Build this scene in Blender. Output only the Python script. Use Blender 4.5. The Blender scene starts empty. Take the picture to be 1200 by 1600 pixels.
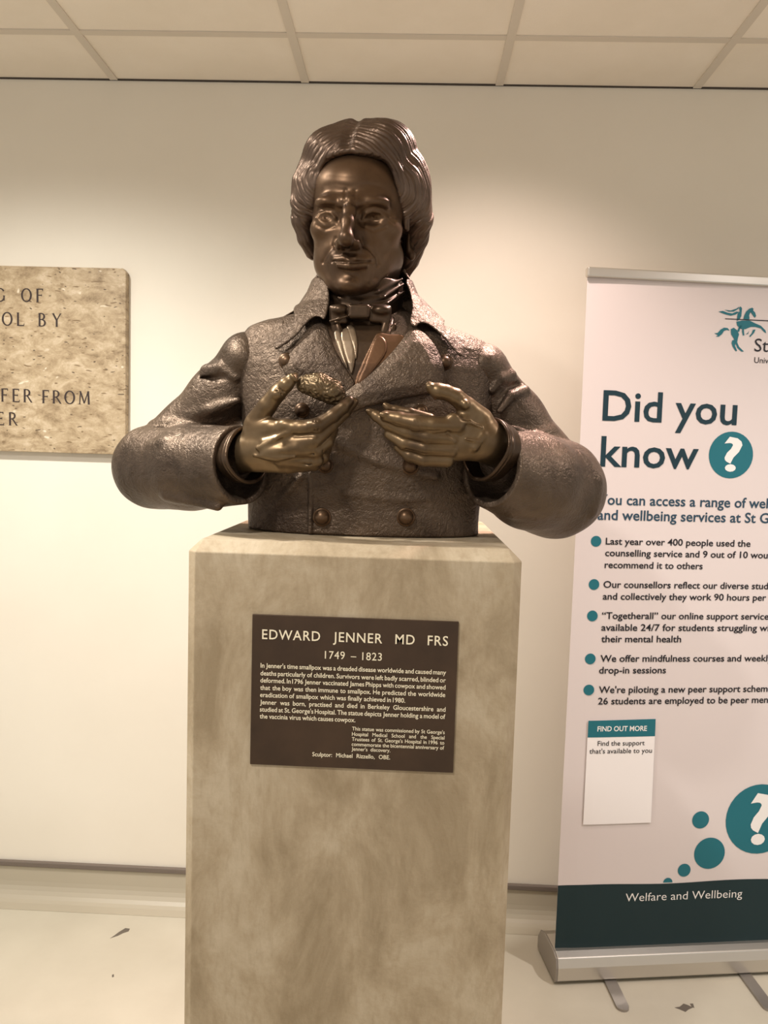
import bpy, math, mathutils.geometry
import numpy as np
from mathutils import Vector

# ------------------------------------------------------------------ camera, world, lights, exposure
C = bpy.context.scene.collection
SC = bpy.context.scene
YAW, PITCH, ROLL, FPX = -.0321, -.0782, .0296, 1200.0
CAM = np.array([0, 0, 1.55])
def cam_axes():
    cy, sy, cp, sp = math.cos(YAW), math.sin(YAW), math.cos(PITCH), math.sin(PITCH)
    f = np.array([sy*cp, cy*cp, sp]); r = np.array([cy, -sy, 0]); u = np.cross(r, f)
    c, s = math.cos(ROLL), math.sin(ROLL)
    return c*r+s*u, -s*r+c*u, f
AR, AU, AF = cam_axes()
cd = bpy.data.cameras.new('camera'); cam = bpy.data.objects.new('camera', cd); C.objects.link(cam)
cd.sensor_fit = 'VERTICAL'; cd.sensor_height = 24; cd.lens = 24*FPX/1600; cd.clip_start = .01
from mathutils import Matrix
M = Matrix.Identity(4)
for i in range(3):
    M[i][0] = AR[i]; M[i][1] = AU[i]; M[i][2] = -AF[i]; M[i][3] = CAM[i]
cam.matrix_world = M
SC.camera = cam
SC.view_settings.view_transform = 'Standard'; SC.view_settings.look = 'None'
SC.view_settings.gamma = 1; SC.view_settings.use_curve_mapping = False
SC.view_settings.exposure = 0.12

world = bpy.data.worlds.new('world'); SC.world = world; world.use_nodes = True
world.node_tree.nodes['Background'].inputs[0].default_value = (1.0, .95, .89, 1)
world.node_tree.nodes['Background'].inputs[1].default_value = 0.64

def spot(name, loc, to, power, col, size, blend, rad):
    l = bpy.data.lights.new(name, 'SPOT'); l.energy = power; l.color = col
    l.spot_size = math.radians(size); l.spot_blend = blend; l.shadow_soft_size = rad
    o = bpy.data.objects.new(name, l); C.objects.link(o); o.location = loc
    o.rotation_euler = (Vector(to)-Vector(loc)).to_track_quat('-Z', 'Y').to_euler()
    return o
def area(name, loc, to, power, col, sx, sy):
    l = bpy.data.lights.new(name, 'AREA'); l.energy = power; l.color = col; l.shape = 'RECTANGLE'
    l.size = sx; l.size_y = sy
    o = bpy.data.objects.new(name, l); C.objects.link(o); o.location = loc
    o.rotation_euler = (Vector(to)-Vector(loc)).to_track_quat('-Z', 'Y').to_euler()
    return o
spot('downlight_behind_bust', (.20, 1.55, 2.66), (.22, 2.47, 1.2), 58, (1.0, .82, .75), 92, 1, .05)
spot('downlight_over_shoulder', (.44, 1.86, 2.66), (.10, 1.56, 1.75), 135, (1.0, .74, .69), 60, .7, .05)
spot('downlight_left', (-1.15, 1.35, 2.66), (-1.15, 1.75, 0), 140, (1.0, .965, .90), 140, .9, .05)
spot('downlight_right', (1.75, 1.15, 2.66), (1.65, 1.5, 0), 125, (1.0, .92, .89), 135, .9, .05)
spot('downlight_front', (-.80, .15, 2.66), (-.45, .9, 0.4), 90, (1.0, .95, .89), 135, .9, .05)

# ------------------------------------------------------------------ helpers
def ray(px, py): return AF + AR*(px-600)/FPX - AU*(py-800)/FPX
def on_y(px, py, Y):
    d = ray(px, py); return CAM + d*(Y/d[1])
def on_z(px, py, z):
    d = ray(px, py); return CAM + d*((z-CAM[2])/d[2])

def nodes(mat): return mat.node_tree.nodes, mat.node_tree.links
def pmat(name, col, rough=.6, metal=0., spec=.5):
    m = bpy.data.materials.new(name); m.use_nodes = True
    b = m.node_tree.nodes['Principled BSDF']
    b.inputs['Base Color'].default_value = (*col, 1); b.inputs['Roughness'].default_value = rough
    b.inputs['Metallic'].default_value = metal; b.inputs['Specular IOR Level'].default_value = spec
    return m
def srgb(r, g, b):
    f = lambda c: ((c/255+.055)/1.055)**2.4 if c/255 > .04045 else c/255/12.92
    return (f(r), f(g), f(b))
def noise_col(m, cols, scale, detail=6, rough=.6, dist=0., stretch=(1, 1, 1), pos=None):
    n, l = nodes(m); b = n['Principled BSDF']
    tc = n.new('ShaderNodeTexCoord'); mp = n.new('ShaderNodeMapping'); mp.inputs['Scale'].default_value = stretch
    l.new(tc.outputs['Object'], mp.inputs[0])
    t = n.new('ShaderNodeTexNoise'); t.inputs['Scale'].default_value = scale
    t.inputs['Detail'].default_value = detail; t.inputs['Roughness'].default_value = rough
    t.inputs['Distortion'].default_value = dist
    l.new(mp.outputs[0], t.inputs['Vector'])
    r = n.new('ShaderNodeValToRGB'); e = r.color_ramp.elements
    pos = pos or [.3+.4*i/(len(cols)-1) for i in range(len(cols))]
    while len(e) < len(cols): e.new(.5)
    for i, (c, p) in enumerate(zip(cols, pos)): e[i].position = p; e[i].color = (*c, 1)
    l.new(t.outputs[0], r.inputs[0]); l.new(r.outputs[0], b.inputs['Base Color'])
    return r, mp
def mix_over(m, src, col, fac_socket):
    n, l = nodes(m); b = n['Principled BSDF']
    mx = n.new('ShaderNodeMix'); mx.data_type = 'RGBA'
    l.new(fac_socket, mx.inputs[0]); l.new(src, mx.inputs[6]); mx.inputs[7].default_value = (*col, 1)
    l.new(mx.outputs[2], b.inputs['Base Color']); return mx.outputs[2]
def noise_bump(m, scale, strength, dist=.01, detail=4, distortion=0., stretch=(1, 1, 1), ridged=False):
    n, l = nodes(m); b = n['Principled BSDF']
    tc = n.new('ShaderNodeTexCoord'); mp = n.new('ShaderNodeMapping'); mp.inputs['Scale'].default_value = stretch
    l.new(tc.outputs['Object'], mp.inputs[0])
    t = n.new('ShaderNodeTexNoise'); t.inputs['Scale'].default_value = scale
    t.inputs['Detail'].default_value = detail; t.inputs['Distortion'].default_value = distortion
    if ridged: t.noise_type = 'RIDGED_MULTIFRACTAL'
    l.new(mp.outputs[0], t.inputs['Vector'])
    bp = n.new('ShaderNodeBump'); bp.inputs['Strength'].default_value = strength; bp.inputs['Distance'].default_value = dist
    l.new(t.outputs[0], bp.inputs['Height']); l.new(bp.outputs[0], b.inputs['Normal'])
    return bp

def mesh_obj(name, V, F, mat, parent=None, smooth=False):
    me = bpy.data.meshes.new(name); me.from_pydata([tuple(v) for v in V], [], [tuple(f) for f in F])
    me.materials.append(mat); me.update()
    if smooth:
        for p in me.polygons: p.use_smooth = True
    o = bpy.data.objects.new(name, me); C.objects.link(o)
    if parent: o.parent = parent
    return o
def empty(name, loc, label=None, cat=None, group=None):
    o = bpy.data.objects.new(name, None); C.objects.link(o); o.location = loc; o.empty_display_size = .05
    if label: o['label'] = label
    if cat: o['category'] = cat
    if group: o['group'] = group
    return o
def keep(o, parent):
    """parent to an unrotated empty keeping world placement"""
    o.parent = parent; o.location = Vector(o.location) - parent.location
    return o
def box_vf(x0, x1, y0, y1, z0, z1):
    V = [(x, y, z) for x in (x0, x1) for y in (y0, y1) for z in (z0, z1)]
    F = [(0, 1, 3, 2), (4, 6, 7, 5), (0, 4, 5, 1), (2, 3, 7, 6), (0, 2, 6, 4), (1, 5, 7, 3)]
    return V, F
def box(name, b, mat, parent=None, bevel=0.):
    V, F = box_vf(*b)
    c = Vector(((b[0]+b[1])/2, (b[2]+b[3])/2, (b[4]+b[5])/2))
    V = [Vector(v)-c for v in V]
    o = mesh_obj(name, V, F, mat); o.location = c
    if bevel:
        md = o.modifiers.new('bevel', 'BEVEL'); md.width = bevel; md.segments = 2; md.limit_method = 'ANGLE'
    if parent: keep(o, parent)
    return o
def structure(o): o['kind'] = 'structure'; return o

# ------------------------------------------------------------------ materials of the setting
wall_m = pmat('wall_paint', srgb(232, 222, 203), .55, spec=.3); noise_bump(wall_m, 90, .05, .002)
noise_col(wall_m, [srgb(229, 221, 206), srgb(235, 228, 214)], 1.3)
tile_m = pmat('ceiling_tile', srgb(240, 230, 216), .9, spec=.1)
noise_col(tile_m, [srgb(236, 226, 211), srgb(244, 235, 222)], 3.0); noise_bump(tile_m, 260, .18, .002)
tbar_m = pmat('ceiling_bar', srgb(214, 204, 190), .5)
dark_m = pmat('dark_gap', srgb(70, 62, 55), .8)
floor_m = pmat('vinyl_floor', srgb(208, 200, 180), .38, spec=.4)
noise_col(floor_m, [srgb(188, 181, 164), srgb(202, 196, 179)], 2.2, 8); noise_bump(floor_m, 300, .06, .001)
cove_m = pmat('cove_vinyl', srgb(180, 171, 152), .4)
strip_m = pmat('capping_strip', srgb(112, 101, 92), .5)

# ------------------------------------------------------------------ room
WY, CZ = 2.47, 1.55+1.1334
XL, XR, YB = -4.0, 4.5, -2.6
structure(box('floor', (XL, XR, YB, WY+.1, -.05, 0), floor_m))
structure(box('wall_back', (XL, XR, WY, WY+.1, 0, CZ+.25), wall_m))
structure(box('trim_1', (XL, XR, WY-.004, WY, CZ-.001, CZ+.004), dark_m))
# coved vinyl skirting
prof = [(0, .125), (.006, .123), (.008, .06)]
for i in range(7):
    a = i/6*math.pi/2
    prof.append((.008+.05*(1-math.cos(a)), .06-.056*math.sin(a)))
prof += [(.075, .0015), (.075, 0), (0, 0)]
V = []; n = len(prof)
for X in (XL, XR): V += [(X, WY-p[0], p[1]) for p in prof]
F = [(i, (i+1) % n, n+(i+1) % n, n+i) for i in range(n)] + [tuple(range(n))[::-1], tuple(range(n, 2*n))]
structure(mesh_obj('baseboard_back', V, F, cove_m))
structure(box('trim_2', (XL, XR, WY-.014, WY, .113, .131), strip_m, bevel=.003))
# suspended ceiling: a plenum slab, T bars and tiles
ceil = structure(box('ceiling', (XL, XR, YB, WY+.1, CZ+.05, CZ+.09), dark_m))
X0 = -.9631; YR = WY-.2726
xs = [X0+.6*k for k in range(-5, 9)]; ys = [WY] + [YR-.6*k for k in range(0, 8)]
for X in xs: box('grid_bar', (X-.012, X+.012, YB+.1, WY-.002, CZ-.001, CZ+.03), tbar_m, ceil)
for Y in ys[1:]: box('grid_bar', (xs[0], xs[-1], Y-.012, Y+.012, CZ, CZ+.028), tbar_m, ceil)
rng = np.random.default_rng(3)
for i in range(len(xs)-1):
    for j in range(len(ys)-1):
        t = box('ceiling_tile', (xs[i]+.009, xs[i+1]-.009, ys[j+1]+.009, ys[j]-.001, CZ+.003, CZ+.022), tile_m, ceil)
        t.location.z += float(rng.uniform(-.001, .001))

# scuffs on the floor
scuff_m = pmat('scuff', srgb(104, 96, 86), .6)
fl = bpy.data.objects['floor']
for pts in ([(172, 1466), (178, 1462), (186, 1456), (196, 1450), (203, 1451), (201, 1455), (192, 1458), (184, 1462)],
            [(1054, 1574), (1062, 1573), (1068, 1568), (1074, 1570), (1083, 1574), (1076, 1577), (1071, 1581), (1062, 1577)],
            [(1078, 1568), (1083, 1568), (1085, 1575), (1080, 1572)],
            [(175, 1523), (178, 1522), (178, 1526), (175, 1527)]):
    P = [on_z(a, b, .0006) for a, b in pts]
    c = sum(P)/len(P)
    o = mesh_obj('scuff_mark', [p-c for p in P] + [p-c-np.array([0, 0, .0005]) for p in P],
        [tuple(range(len(P)))[::-1], tuple(range(len(P), 2*len(P)))] + [(i, (i+1) % len(P), len(P)+(i+1) % len(P), len(P)+i) for i in range(len(P))], scuff_m)
    o.location = c; keep(o, fl)

# ------------------------------------------------------------------ flat lettering
def text_geo(s, spacing=1.0, bold=0.):
    cu = bpy.data.curves.new('t', 'FONT'); cu.body = s; cu.resolution_u = 3; cu.space_character = spacing; cu.offset = bold
    o = bpy.data.objects.new('t', cu); C.objects.link(o)
    dg = bpy.context.evaluated_depsgraph_get(); dg.update()
    me = o.evaluated_get(dg).to_mesh()
    V = np.array([v.co[:2] for v in me.vertices]); F = [tuple(p.vertices) for p in me.polygons]
    o.evaluated_get(dg).to_mesh_clear(); bpy.data.objects.remove(o); bpy.data.curves.remove(cu)
    return V, F
CAPH = None
def cap_height():
    global CAPH
    if CAPH is None: CAPH = text_geo('H')[0][:, 1].max()
    return CAPH
def split_letters(V, F):
    """group the islands of a flat text mesh into letters (islands that overlap in x belong together)"""
    p = list(range(len(V)))
    def root(i):
        while p[i] != i: p[i] = p[p[i]]; i = p[i]
        return i
    for f in F:
        for i in f[1:]: p[root(i)] = root(f[0])
    G = {}
    for f in F: G.setdefault(root(f[0]), []).append(f)
    L_ = sorted(([min(V[i][0] for f in g for i in f), max(V[i][0] for f in g for i in f), min(V[i][1] for f in g for i in f), g] for g in G.values()), key=lambda a: a[0])
    out = []
    for a in L_:
        for o in out:
            if min(a[1], o[1])-max(a[0], o[0]) > .6*min(a[1]-a[0], o[1]-o[0]): o[3] += a[3]; o[0] = min(a[0], o[0]); o[1] = max(a[1], o[1]); break
        else: out.append(a)
    for o in out:
        ids = sorted({i for f in o[3] for i in f}); m = {i: k for k, i in enumerate(ids)}
        yield [V[i] for i in ids], [tuple(m[i] for i in f) for f in o[3]]
def place_flat(name, V, F, origin, ux, uz, nrm, mat, parent):
    if name == 'letter':
        for v_, f_ in split_letters(V, F): place_flat('letter_shape', v_, f_, origin, ux, uz, nrm, mat, parent).name = 'letter'
        return
    """V are 2D metres in the plane (ux, uz) from origin; child of an empty at parent.location"""
    W = [np.array(origin)+ux*a+uz*b+nrm*0.0 for a, b in V]
    W = [w-np.array(parent.location) for w in W]
    return mesh_obj(name, W, F, mat, parent)
def text_line(s, x0, x1, zb, cap, spacing=1., bold=0., prefix=None, wordfit=False):
    """2D geometry: s (or its prefix) spans x0..x1, baseline zb, cap height cap"""
    V, F = text_geo(s, spacing, bold)
    w0 = V[:, 0].min()
    w1 = text_geo(prefix, spacing, bold)[0][:, 0].max() if prefix else V[:, 0].max()
    sx = (x1-x0)/(w1-w0); sy = cap/cap_height()
    return np.c_[x0+(V[:, 0]-w0)*sx, zb+V[:, 1]*sy], F
def ell(cx, cz, rx, rz, n=40, a0=0, a1=2*math.pi):
    return [(cx+rx*math.cos(a0+(a1-a0)*i/n), cz+rz*math.sin(a0+(a1-a0)*i/n)) for i in range(n)]
XH, ZH = np.array([1., 0, 0]), np.array([0, 0, 1.])

# ------------------------------------------------------------------ pedestal
stone_m = pmat('limestone', srgb(190, 172, 140), .75, spec=.25)
r, mp = noise_col(stone_m, [srgb(150, 133, 107), srgb(172, 155, 129), srgb(188, 173, 149)], 7, 10, .68, .5, (1, 1, .55), [.36, .5, .64])
n_, l_ = nodes(stone_m)
t2 = n_.new('ShaderNodeTexNoise'); t2.inputs['Scale'].default_value = 70; t2.inputs['Detail'].default_value = 6
mp2 = n_.new('ShaderNodeMapping'); mp2.inputs['Scale'].default_value = (1.4, 1.4, .35)
tc2 = n_.new('ShaderNodeTexCoord'); l_.new(tc2.outputs['Object'], mp2.inputs[0]); l_.new(mp2.outputs[0], t2.inputs['Vector'])
r2 = n_.new('ShaderNodeValToRGB'); r2.color_ramp.elements[0].position = .5; r2.color_ramp.elements[1].position = .8
r2.color_ramp.elements[1].color = (.35, .35, .35, 1)
l_.new(t2.outputs[0], r2.inputs[0]); mix_over(stone_m, r.outputs[0], srgb(140, 120, 92), r2.outputs[0])
noise_bump(stone_m, 140, .25, .003, 6)
PX0, PX1, PY0, PY1, PT, CH = -.380, .197, 1.3, 1.873, 1.389, .015
ped = empty('stone_pedestal', ((PX0+PX1)/2, (PY0+PY1)/2, 0), 'tall square beige limestone pedestal with chamfered edges under the bronze bust', 'pedestal')
def oct_ring(x0, x1, y0, y1, c, z):
    return [(x0+c, y0, z), (x1-c, y0, z), (x1, y0+c, z), (x1, y1-c, z), (x1-c, y1, z), (x0+c, y1, z), (x0, y1-c, z), (x0, y0+c, z)]
TC = .020
V = oct_ring(PX0, PX1, PY0, PY1, CH, 0) + oct_ring(PX0, PX1, PY0, PY1, CH, PT-TC) + oct_ring(PX0+TC, PX1-TC, PY0+TC, PY1-TC, .004, PT)
F = [(i, (i+1) % 8, 8+(i+1) % 8, 8+i) for i in range(8)] + [(8+i, 8+(i+1) % 8, 16+(i+1) % 8, 16+i) for i in range(8)] + [tuple(range(16, 24)), tuple(range(8))[::-1]]
V = [np.array(v)-np.array(ped.location) for v in V]
pb = mesh_obj('stone_block', V, F, stone_m, ped)
md = pb.modifiers.new('bevel', 'BEVEL'); md.width = .0016; md.segments = 2; md.limit_method = 'ANGLE'; md.angle_limit = .3

# name plate on the pedestal
plate_m = pmat('brown_plate', srgb(66, 49, 34), .42, .3); noise_col(plate_m, [srgb(58, 42, 29), srgb(74, 55, 39)], 9, 5)
cream_m = pmat('cream_lettering', srgb(238, 226, 198), .5)
QX0, QX1, QZ0, QZ1 = -.263, .0915, .9985, 1.2645
plate = empty('inscribed_plate', ((QX0+QX1)/2, PY0, (QZ0+QZ1)/2), 'dark brown rectangular plate with cream lettering on the pedestal front', 'plaque')
keep(box('plate', (QX0, QX1, PY0-.004, PY0, QZ0, QZ1), plate_m, bevel=.0008), plate)
QW, QH = QX1-QX0, QZ1-QZ0
def plate_text(s, u0, u1, v, cap, spacing=1., bold=0., name='lettering'):
    # words justified over the line: place each word so the line spans u0..u1
    words = [w for w in s.split(' ') if w]
    gl = [text_geo(w, spacing, bold) for w in words]
    sy = cap*QH/cap_height(); sx = sy*.92
    ws = [(g[0][:, 0].max()-g[0][:, 0].min())*sx for g in gl]
    tot = (u1-u0)*QW; gap = (tot-sum(ws))/max(1, len(words)-1)
    mn = sy*.22
    if len(words) > 1 and gap < mn:
        k = (tot-mn*(len(words)-1))/sum(ws); sx *= k; ws = [w*k for w in ws]; gap = mn
    x = QX0+u0*QW; VV = []; FF = []
    for (Vg, Fg), w in zip(gl, ws):
        b = len(VV); m0 = Vg[:, 0].min()
        VV += [(x+(a-m0)*sx, QZ1-v*QH+c*sy) for a, c in Vg]; FF += [tuple(i+b for i in f) for f in Fg]
        x += w+gap
    o = place_flat(name, VV, FF, (0, PY0-.0050, 0), XH, ZH, XH, cream_m, plate)
    if o: o['kind'] = 'stuff'
plate_text('EDWARD JENNER MD FRS', .05, .952, .158, .062, 1.12, .008, 'letter')
plate_text('1749 – 1823', .358, .635, .272, .05, 1.1, .004, 'letter')
body = ["In Jenner's time smallpox was a dreaded disease worldwide and caused many",
 "deaths particularly of children. Survivors were left badly scarred, blinded or",
 "deformed. In 1796 Jenner vaccinated James Phipps with cowpox and showed",
 "that the boy was then immune to smallpox. He predicted the worldwide",
 "eradication of smallpox which was finally achieved in 1980.",
 "Jenner was born, practised and died in Berkeley Gloucestershire and",
 "studied at St. George's Hospital. The statue depicts Jenner holding a model of",
 "the vaccinia virus which causes cowpox."]
for s, v, u1 in zip(body, [.348, .399, .446, .495, .543, .592, .640, .686], [.948, .948, .948, .948, .755, .952, .952, .515]):
    plate_text(s, .045, u1, v, .030, 1.0, .012)
for s, v, u1 in zip(["This statue was commissioned by St George's", "Hospital Medical School and the Special",
        "Trustees of St. George's Hospital in 1996 to", "commemorate the bicentennial anniversary of", "Jenner's discovery."],
        [.741, .777, .811, .845, .877], [.952]*4+[.69]):
    plate_text(s, .50, u1, v, .024, 1.0, .01)
plate_text('Sculptor: Michael Rizzello, OBE.', .308, .69, .925, .027, 1., .012)

# ------------------------------------------------------------------ stone plaque on the wall
trav_m = pmat('fossil_marble', srgb(186, 164, 128), .4, spec=.4)
r, mp = noise_col(trav_m, [srgb(128, 108, 82), srgb(166, 145, 115), srgb(184, 164, 134), srgb(208, 190, 164)], 13, 14, .78, .35, (1, 1, 1.7), [.36, .46, .54, .66])
n_, l_ = nodes(trav_m)
def flecks(scale, st, thr, rot=(0, 0, 0)):
    t = n_.new('ShaderNodeTexVoronoi'); t.inputs['Scale'].default_value = scale
    mpx = n_.new('ShaderNodeMapping'); mpx.inputs['Scale'].default_value = st; mpx.inputs['Rotation'].default_value = rot
    tcx = n_.new('ShaderNodeTexCoord'); l_.new(tcx.outputs['Object'], mpx.inputs[0])
    ns = n_.new('ShaderNodeTexNoise'); ns.inputs['Scale'].default_value = 14; l_.new(tcx.outputs['Object'], ns.inputs['Vector'])
    mxv = n_.new('ShaderNodeMix'); mxv.data_type = 'VECTOR'; mxv.inputs[0].default_value = .1
    l_.new(mpx.outputs[0], mxv.inputs[4]); l_.new(ns.outputs[1], mxv.inputs[5]); l_.new(mxv.outputs[1], t.inputs['Vector'])
    mr = n_.new('ShaderNodeMapRange'); mr.inputs[1].default_value = thr; mr.inputs[2].default_value = thr*.6
    l_.new(t.outputs['Distance'], mr.inputs[0])
    wn = n_.new('ShaderNodeMath'); wn.operation = 'GREATER_THAN'; wn.inputs[1].default_value = .45
    sp = n_.new('ShaderNodeSeparateColor'); l_.new(t.outputs['Color'], sp.inputs[0]); l_.new(sp.outputs[0], wn.inputs[0])
    ml = n_.new('ShaderNodeMath'); ml.operation = 'MULTIPLY'; l_.new(mr.outputs[0], ml.inputs[0]); l_.new(wn.outputs[0], ml.inputs[1])
    return ml.outputs[0]
s1 = mix_over(trav_m, r.outputs[0], srgb(86, 70, 54), flecks(30, (1, 1, 3.2), .19, (0, .3, 0)))
s2 = mix_over(trav_m, s1, srgb(126, 104, 76), flecks(22, (1, 1, 4), .2, (0, -.25, 0)))
mix_over(trav_m, s2, srgb(220, 206, 182), flecks(17, (1, 1, 1.7), .16))
WX1, WZ0, WZ1, WF = -.914, 1.516, 2.102, 2.442
wp = empty('inscribed_wall_stone', (-1.5, WF, (WZ0+WZ1)/2), 'flecked beige marble wall plaque with dark carved capitals, left of the bust', 'plaque')
slab_xs = [(-2.2, WZ1), (WX1-.010, WZ1), (WX1, WZ1-.012), (WX1, WZ0), (-2.2, WZ0)]
V = [(x, WF, z) for x, z in slab_xs] + [(x, WY, z) for x, z in slab_xs]; n = 5
F = [tuple(range(5)), tuple(range(5, 10))[::-1]] + [(i, i+5, (i+1) % 5+5, (i+1) % 5) for i in range(5)]
sl = mesh_obj('stone_slab', [np.array(v)-np.array(wp.location) for v in V], F, trav_m, wp)
md = sl.modifiers.new('bevel', 'BEVEL'); md.width = .002; md.segments = 2
ink_m = pmat('dark_engraving', srgb(48, 34, 30), .7)
def glyph(ch):
    """roman capital: list of polygons in a unit-high box; returns polys, width"""
    P = []; T, N, S = .15, .08, .10     # thick, thin, serif half
    def bar(x0, z0, x1, z1, w):
        d = np.array([x1-x0, z1-z0], float); d /= np.hypot(*d); nrm = np.array([-d[1], d[0]])*w/2
        a, b = np.array([x0, z0]), np.array([x1, z1]); P.append([a-nrm, b-nrm, b+nrm, a+nrm])
    def serif(x, z, w=S, up=None): P.append([np.array(q) for q in ((x-w-.02, z), (x+w+.02, z), (x+w*.5, z+(.045 if z < .5 else -.045)), (x-w*.5, z+(.045 if z < .5 else -.045)))])
    def ring(cx, cz, rx, rz, a0, a1, n=22, thick=T, thin=N):
        A = [a0+(a1-a0)*i/n for i in range(n+1)]
        for p, q in zip(A, A[1:]):
            w = lambda a: thin+(thick-thin)*abs(math.cos(a))**1.5
            o = [(cx+rx*math.cos(a), cz+rz*math.sin(a)) for a in (p, q)]
            i_ = [(cx+(rx-w(a))*math.cos(a), cz+(rz-w(a))*math.sin(a)) for a in (q, p)]
            P.append([np.array(v) for v in o+i_])
    pi = math.pi
    if ch == 'O': ring(.42, .5, .42, .52, 0, 2*pi, 36); return P, .84
    if ch == 'G':
        ring(.42, .5, .42, .52, pi*.22, pi*1.8, 30); bar(.72, .08, .72, .42, .11); serif(.72, .42, .1); return P, .82
    x = .1
    if ch in 'FELBRM' and ch != 'M': bar(x, 0, x, 1, T); serif(x, 0); serif(x, 1)
    if ch in 'FE':
        bar(x, .975, .52, .975, N); bar(.52, 1, .50, .84, .05); bar(x, .52, .42, .52, N); bar(.42, .6, .42, .44, .045)
        if ch == 'E': bar(x, .03, .55, .03, N); bar(.53, 0, .57, .18, .05)
        return P, .56
    if ch == 'L': bar(x, .03, .55, .03, N); bar(.53, 0, .58, .19, .05); return P, .58
    if ch == 'B':
        bar(x, .975, .28, .975, N); bar(x, .52, .3, .52, N); bar(x, .03, .3, .03, N)
        ring(.28, .75, .25, .25, -pi/2, pi/2); ring(.3, .27, .29, .27, -pi/2, pi/2); return P, .6
    if ch == 'R':
        bar(x, .975, .28, .975, N); bar(x, .5, .3, .5, N); ring(.28, .74, .27, .26, -pi/2, pi/2)
        bar(.3, .5, .62, .02, .11); serif(.64, 0, .06); return P, .66
    if ch == 'Y':
        bar(.36, 0, .36, .5, T); bar(.36, .48, .08, 1, T*.9); bar(.36, .48, .66, 1, N); serif(.36, 0); serif(.08, 1); serif(.66, 1, .07); return P, .72
    if ch == 'M':
        bar(.1, 0, .16, 1, N); bar(.82, 0, .76, 1, T); bar(.16, 1, .46, .08, .11); bar(.46, .08, .76, 1, N)
        serif(.1, 0); serif(.82, 0); serif(.13, 1, .06); serif(.79, 1, .06); return P, .92
    return P, .5
for word, a, b, base in (('G', -8, 8, 471), ('OF', 33, 68, 471.5), ('OL', 3, 38, 508.5), ('BY', 60, 96, 510), ('FER', 2, 50, 627.5),
                         ('FROM', 66, 141, 630), ('ER', -5, 27, 664)):
    p0, p1 = on_y(a, base, WF), on_y(b, base+(b-a)*.02, WF)
    H = 20.5*2.44/1200; G = [glyph(c) for c in word]
    tot = sum(g[1] for g in G)*H; gap = (p1[0]-p0[0]-tot)/max(1, len(word)-1)
    x = p0[0]; VV = []; FF = []
    for P_, w in G:
        k = 0; vv = []; ff = []
        for q in P_:
            A2 = sum(q[i-1][0]*q[i][1]-q[i][0]*q[i-1][1] for i in range(len(q)))
            q = q if A2 > 0 else q[::-1]
            ff.append(list(range(k, k+len(q)))); vv += [Vector((float(v[0]), float(v[1]))) for v in q]; k += len(q)
        r_ = mathutils.geometry.delaunay_2d_cdt(vv, [], ff, 1, 1e-5)      # one outline for the whole letter
        k = len(VV); VV += [(x+v[0]*H, p0[2]+v[1]*H) for v in r_[0]]; FF += [tuple(i+k for i in q) for q, og in zip(r_[2], r_[5]) if og]
        x += w*H+gap
    place_flat('letter', VV, FF, (0, WF-.0007, 0), XH, ZH, XH, ink_m, wp)

# ------------------------------------------------------------------ roll-up banner
BA = math.radians(8.0)
BU = np.array([math.cos(BA), math.sin(BA), 0]); BN = np.array([math.sin(BA), -math.cos(BA), 0])
BO = np.array([.478, 2.198, 0.])           # left edge of the fabric on the floor line
def bpt(px, py):
    d = ray(px, py); t = ((BO-CAM)@BN)/(d@BN); p = CAM+d*t-BO
    return float(p@BU), float(p[2])
print('banner tl', bpt(912, 432), bpt(862, 1500), bpt(912, 415), bpt(1200, 436), bpt(866, 1383))
ban = empty('roll_up_banner', BO, 'tall pale pink roll-up banner with teal question mark circles, right of the pedestal', 'banner')
fab_m = pmat('banner_fabric', srgb(219, 208, 205), .5, spec=.3)
teal_m = pmat('teal_print', srgb(34, 108, 120), .5, spec=.3)
navy_m = pmat('navy_print', srgb(24, 52, 62), .5, spec=.3)
black_m = pmat('black_print', srgb(32, 30, 36), .5, spec=.3)
blue_m = pmat('slate_print', srgb(44, 70, 88), .5, spec=.3)
white_m = pmat('white_print', srgb(238, 234, 230), .5, spec=.3)
dband_m = pmat('dark_teal_band', srgb(24, 46, 50), .5, spec=.3)
alu_m = pmat('brushed_aluminium', srgb(205, 200, 192), .32, .85)
foot_m = pmat('steel_foot', srgb(160, 154, 148), .4, .7)
def bflat(name, V, F, mat, off=.0008):
    W = [BU*a+ZH*b+BN*(off+bulge(a, b)) for a, b in V]
    return mesh_obj(name, W, F, mat, ban)
BW = .85
ZT = 2.055
def bulge(a, z): return .004*math.sin(z*2.1)*math.cos(a*3.3) - .006*math.exp(-(a/.05)**2)*(.5+.5*math.sin(z*3))
ZB0 = bpt(866, 1383)[1]
def grid_flat(name, x0, x1, z0, z1, nx, nz, mat, off, edge=None, thick=.0):
    V = []; F = []
    for j in range(nz+1):
        for i in range(nx+1): V.append((x0+(x1-x0)*i/nx, z0+(z1-z0)*j/nz))
    if edge: V = [edge(*v) for v in V]
    for j in range(nz):
        for i in range(nx):
            k = j*(nx+1)+i; F.append((k, k+1, k+nx+2, k+nx+1))
    o = bflat(name, V, F, mat, off)
    if thick:
        md = o.modifiers.new('s', 'SOLIDIFY'); md.thickness = thick; md.offset = -1
    return o
grid_flat('fabric', 0, BW, .09, ZT, 16, 60, fab_m, 0, thick=.0006)
grid_flat('printed_band', 0, BW, .085, ZB0, 30, 10, dband_m, .0006, lambda a, z: (a, z+(.0025*math.sin(a*14)-.003)*max(0, (z-.085)/(ZB0-.085))))
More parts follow.
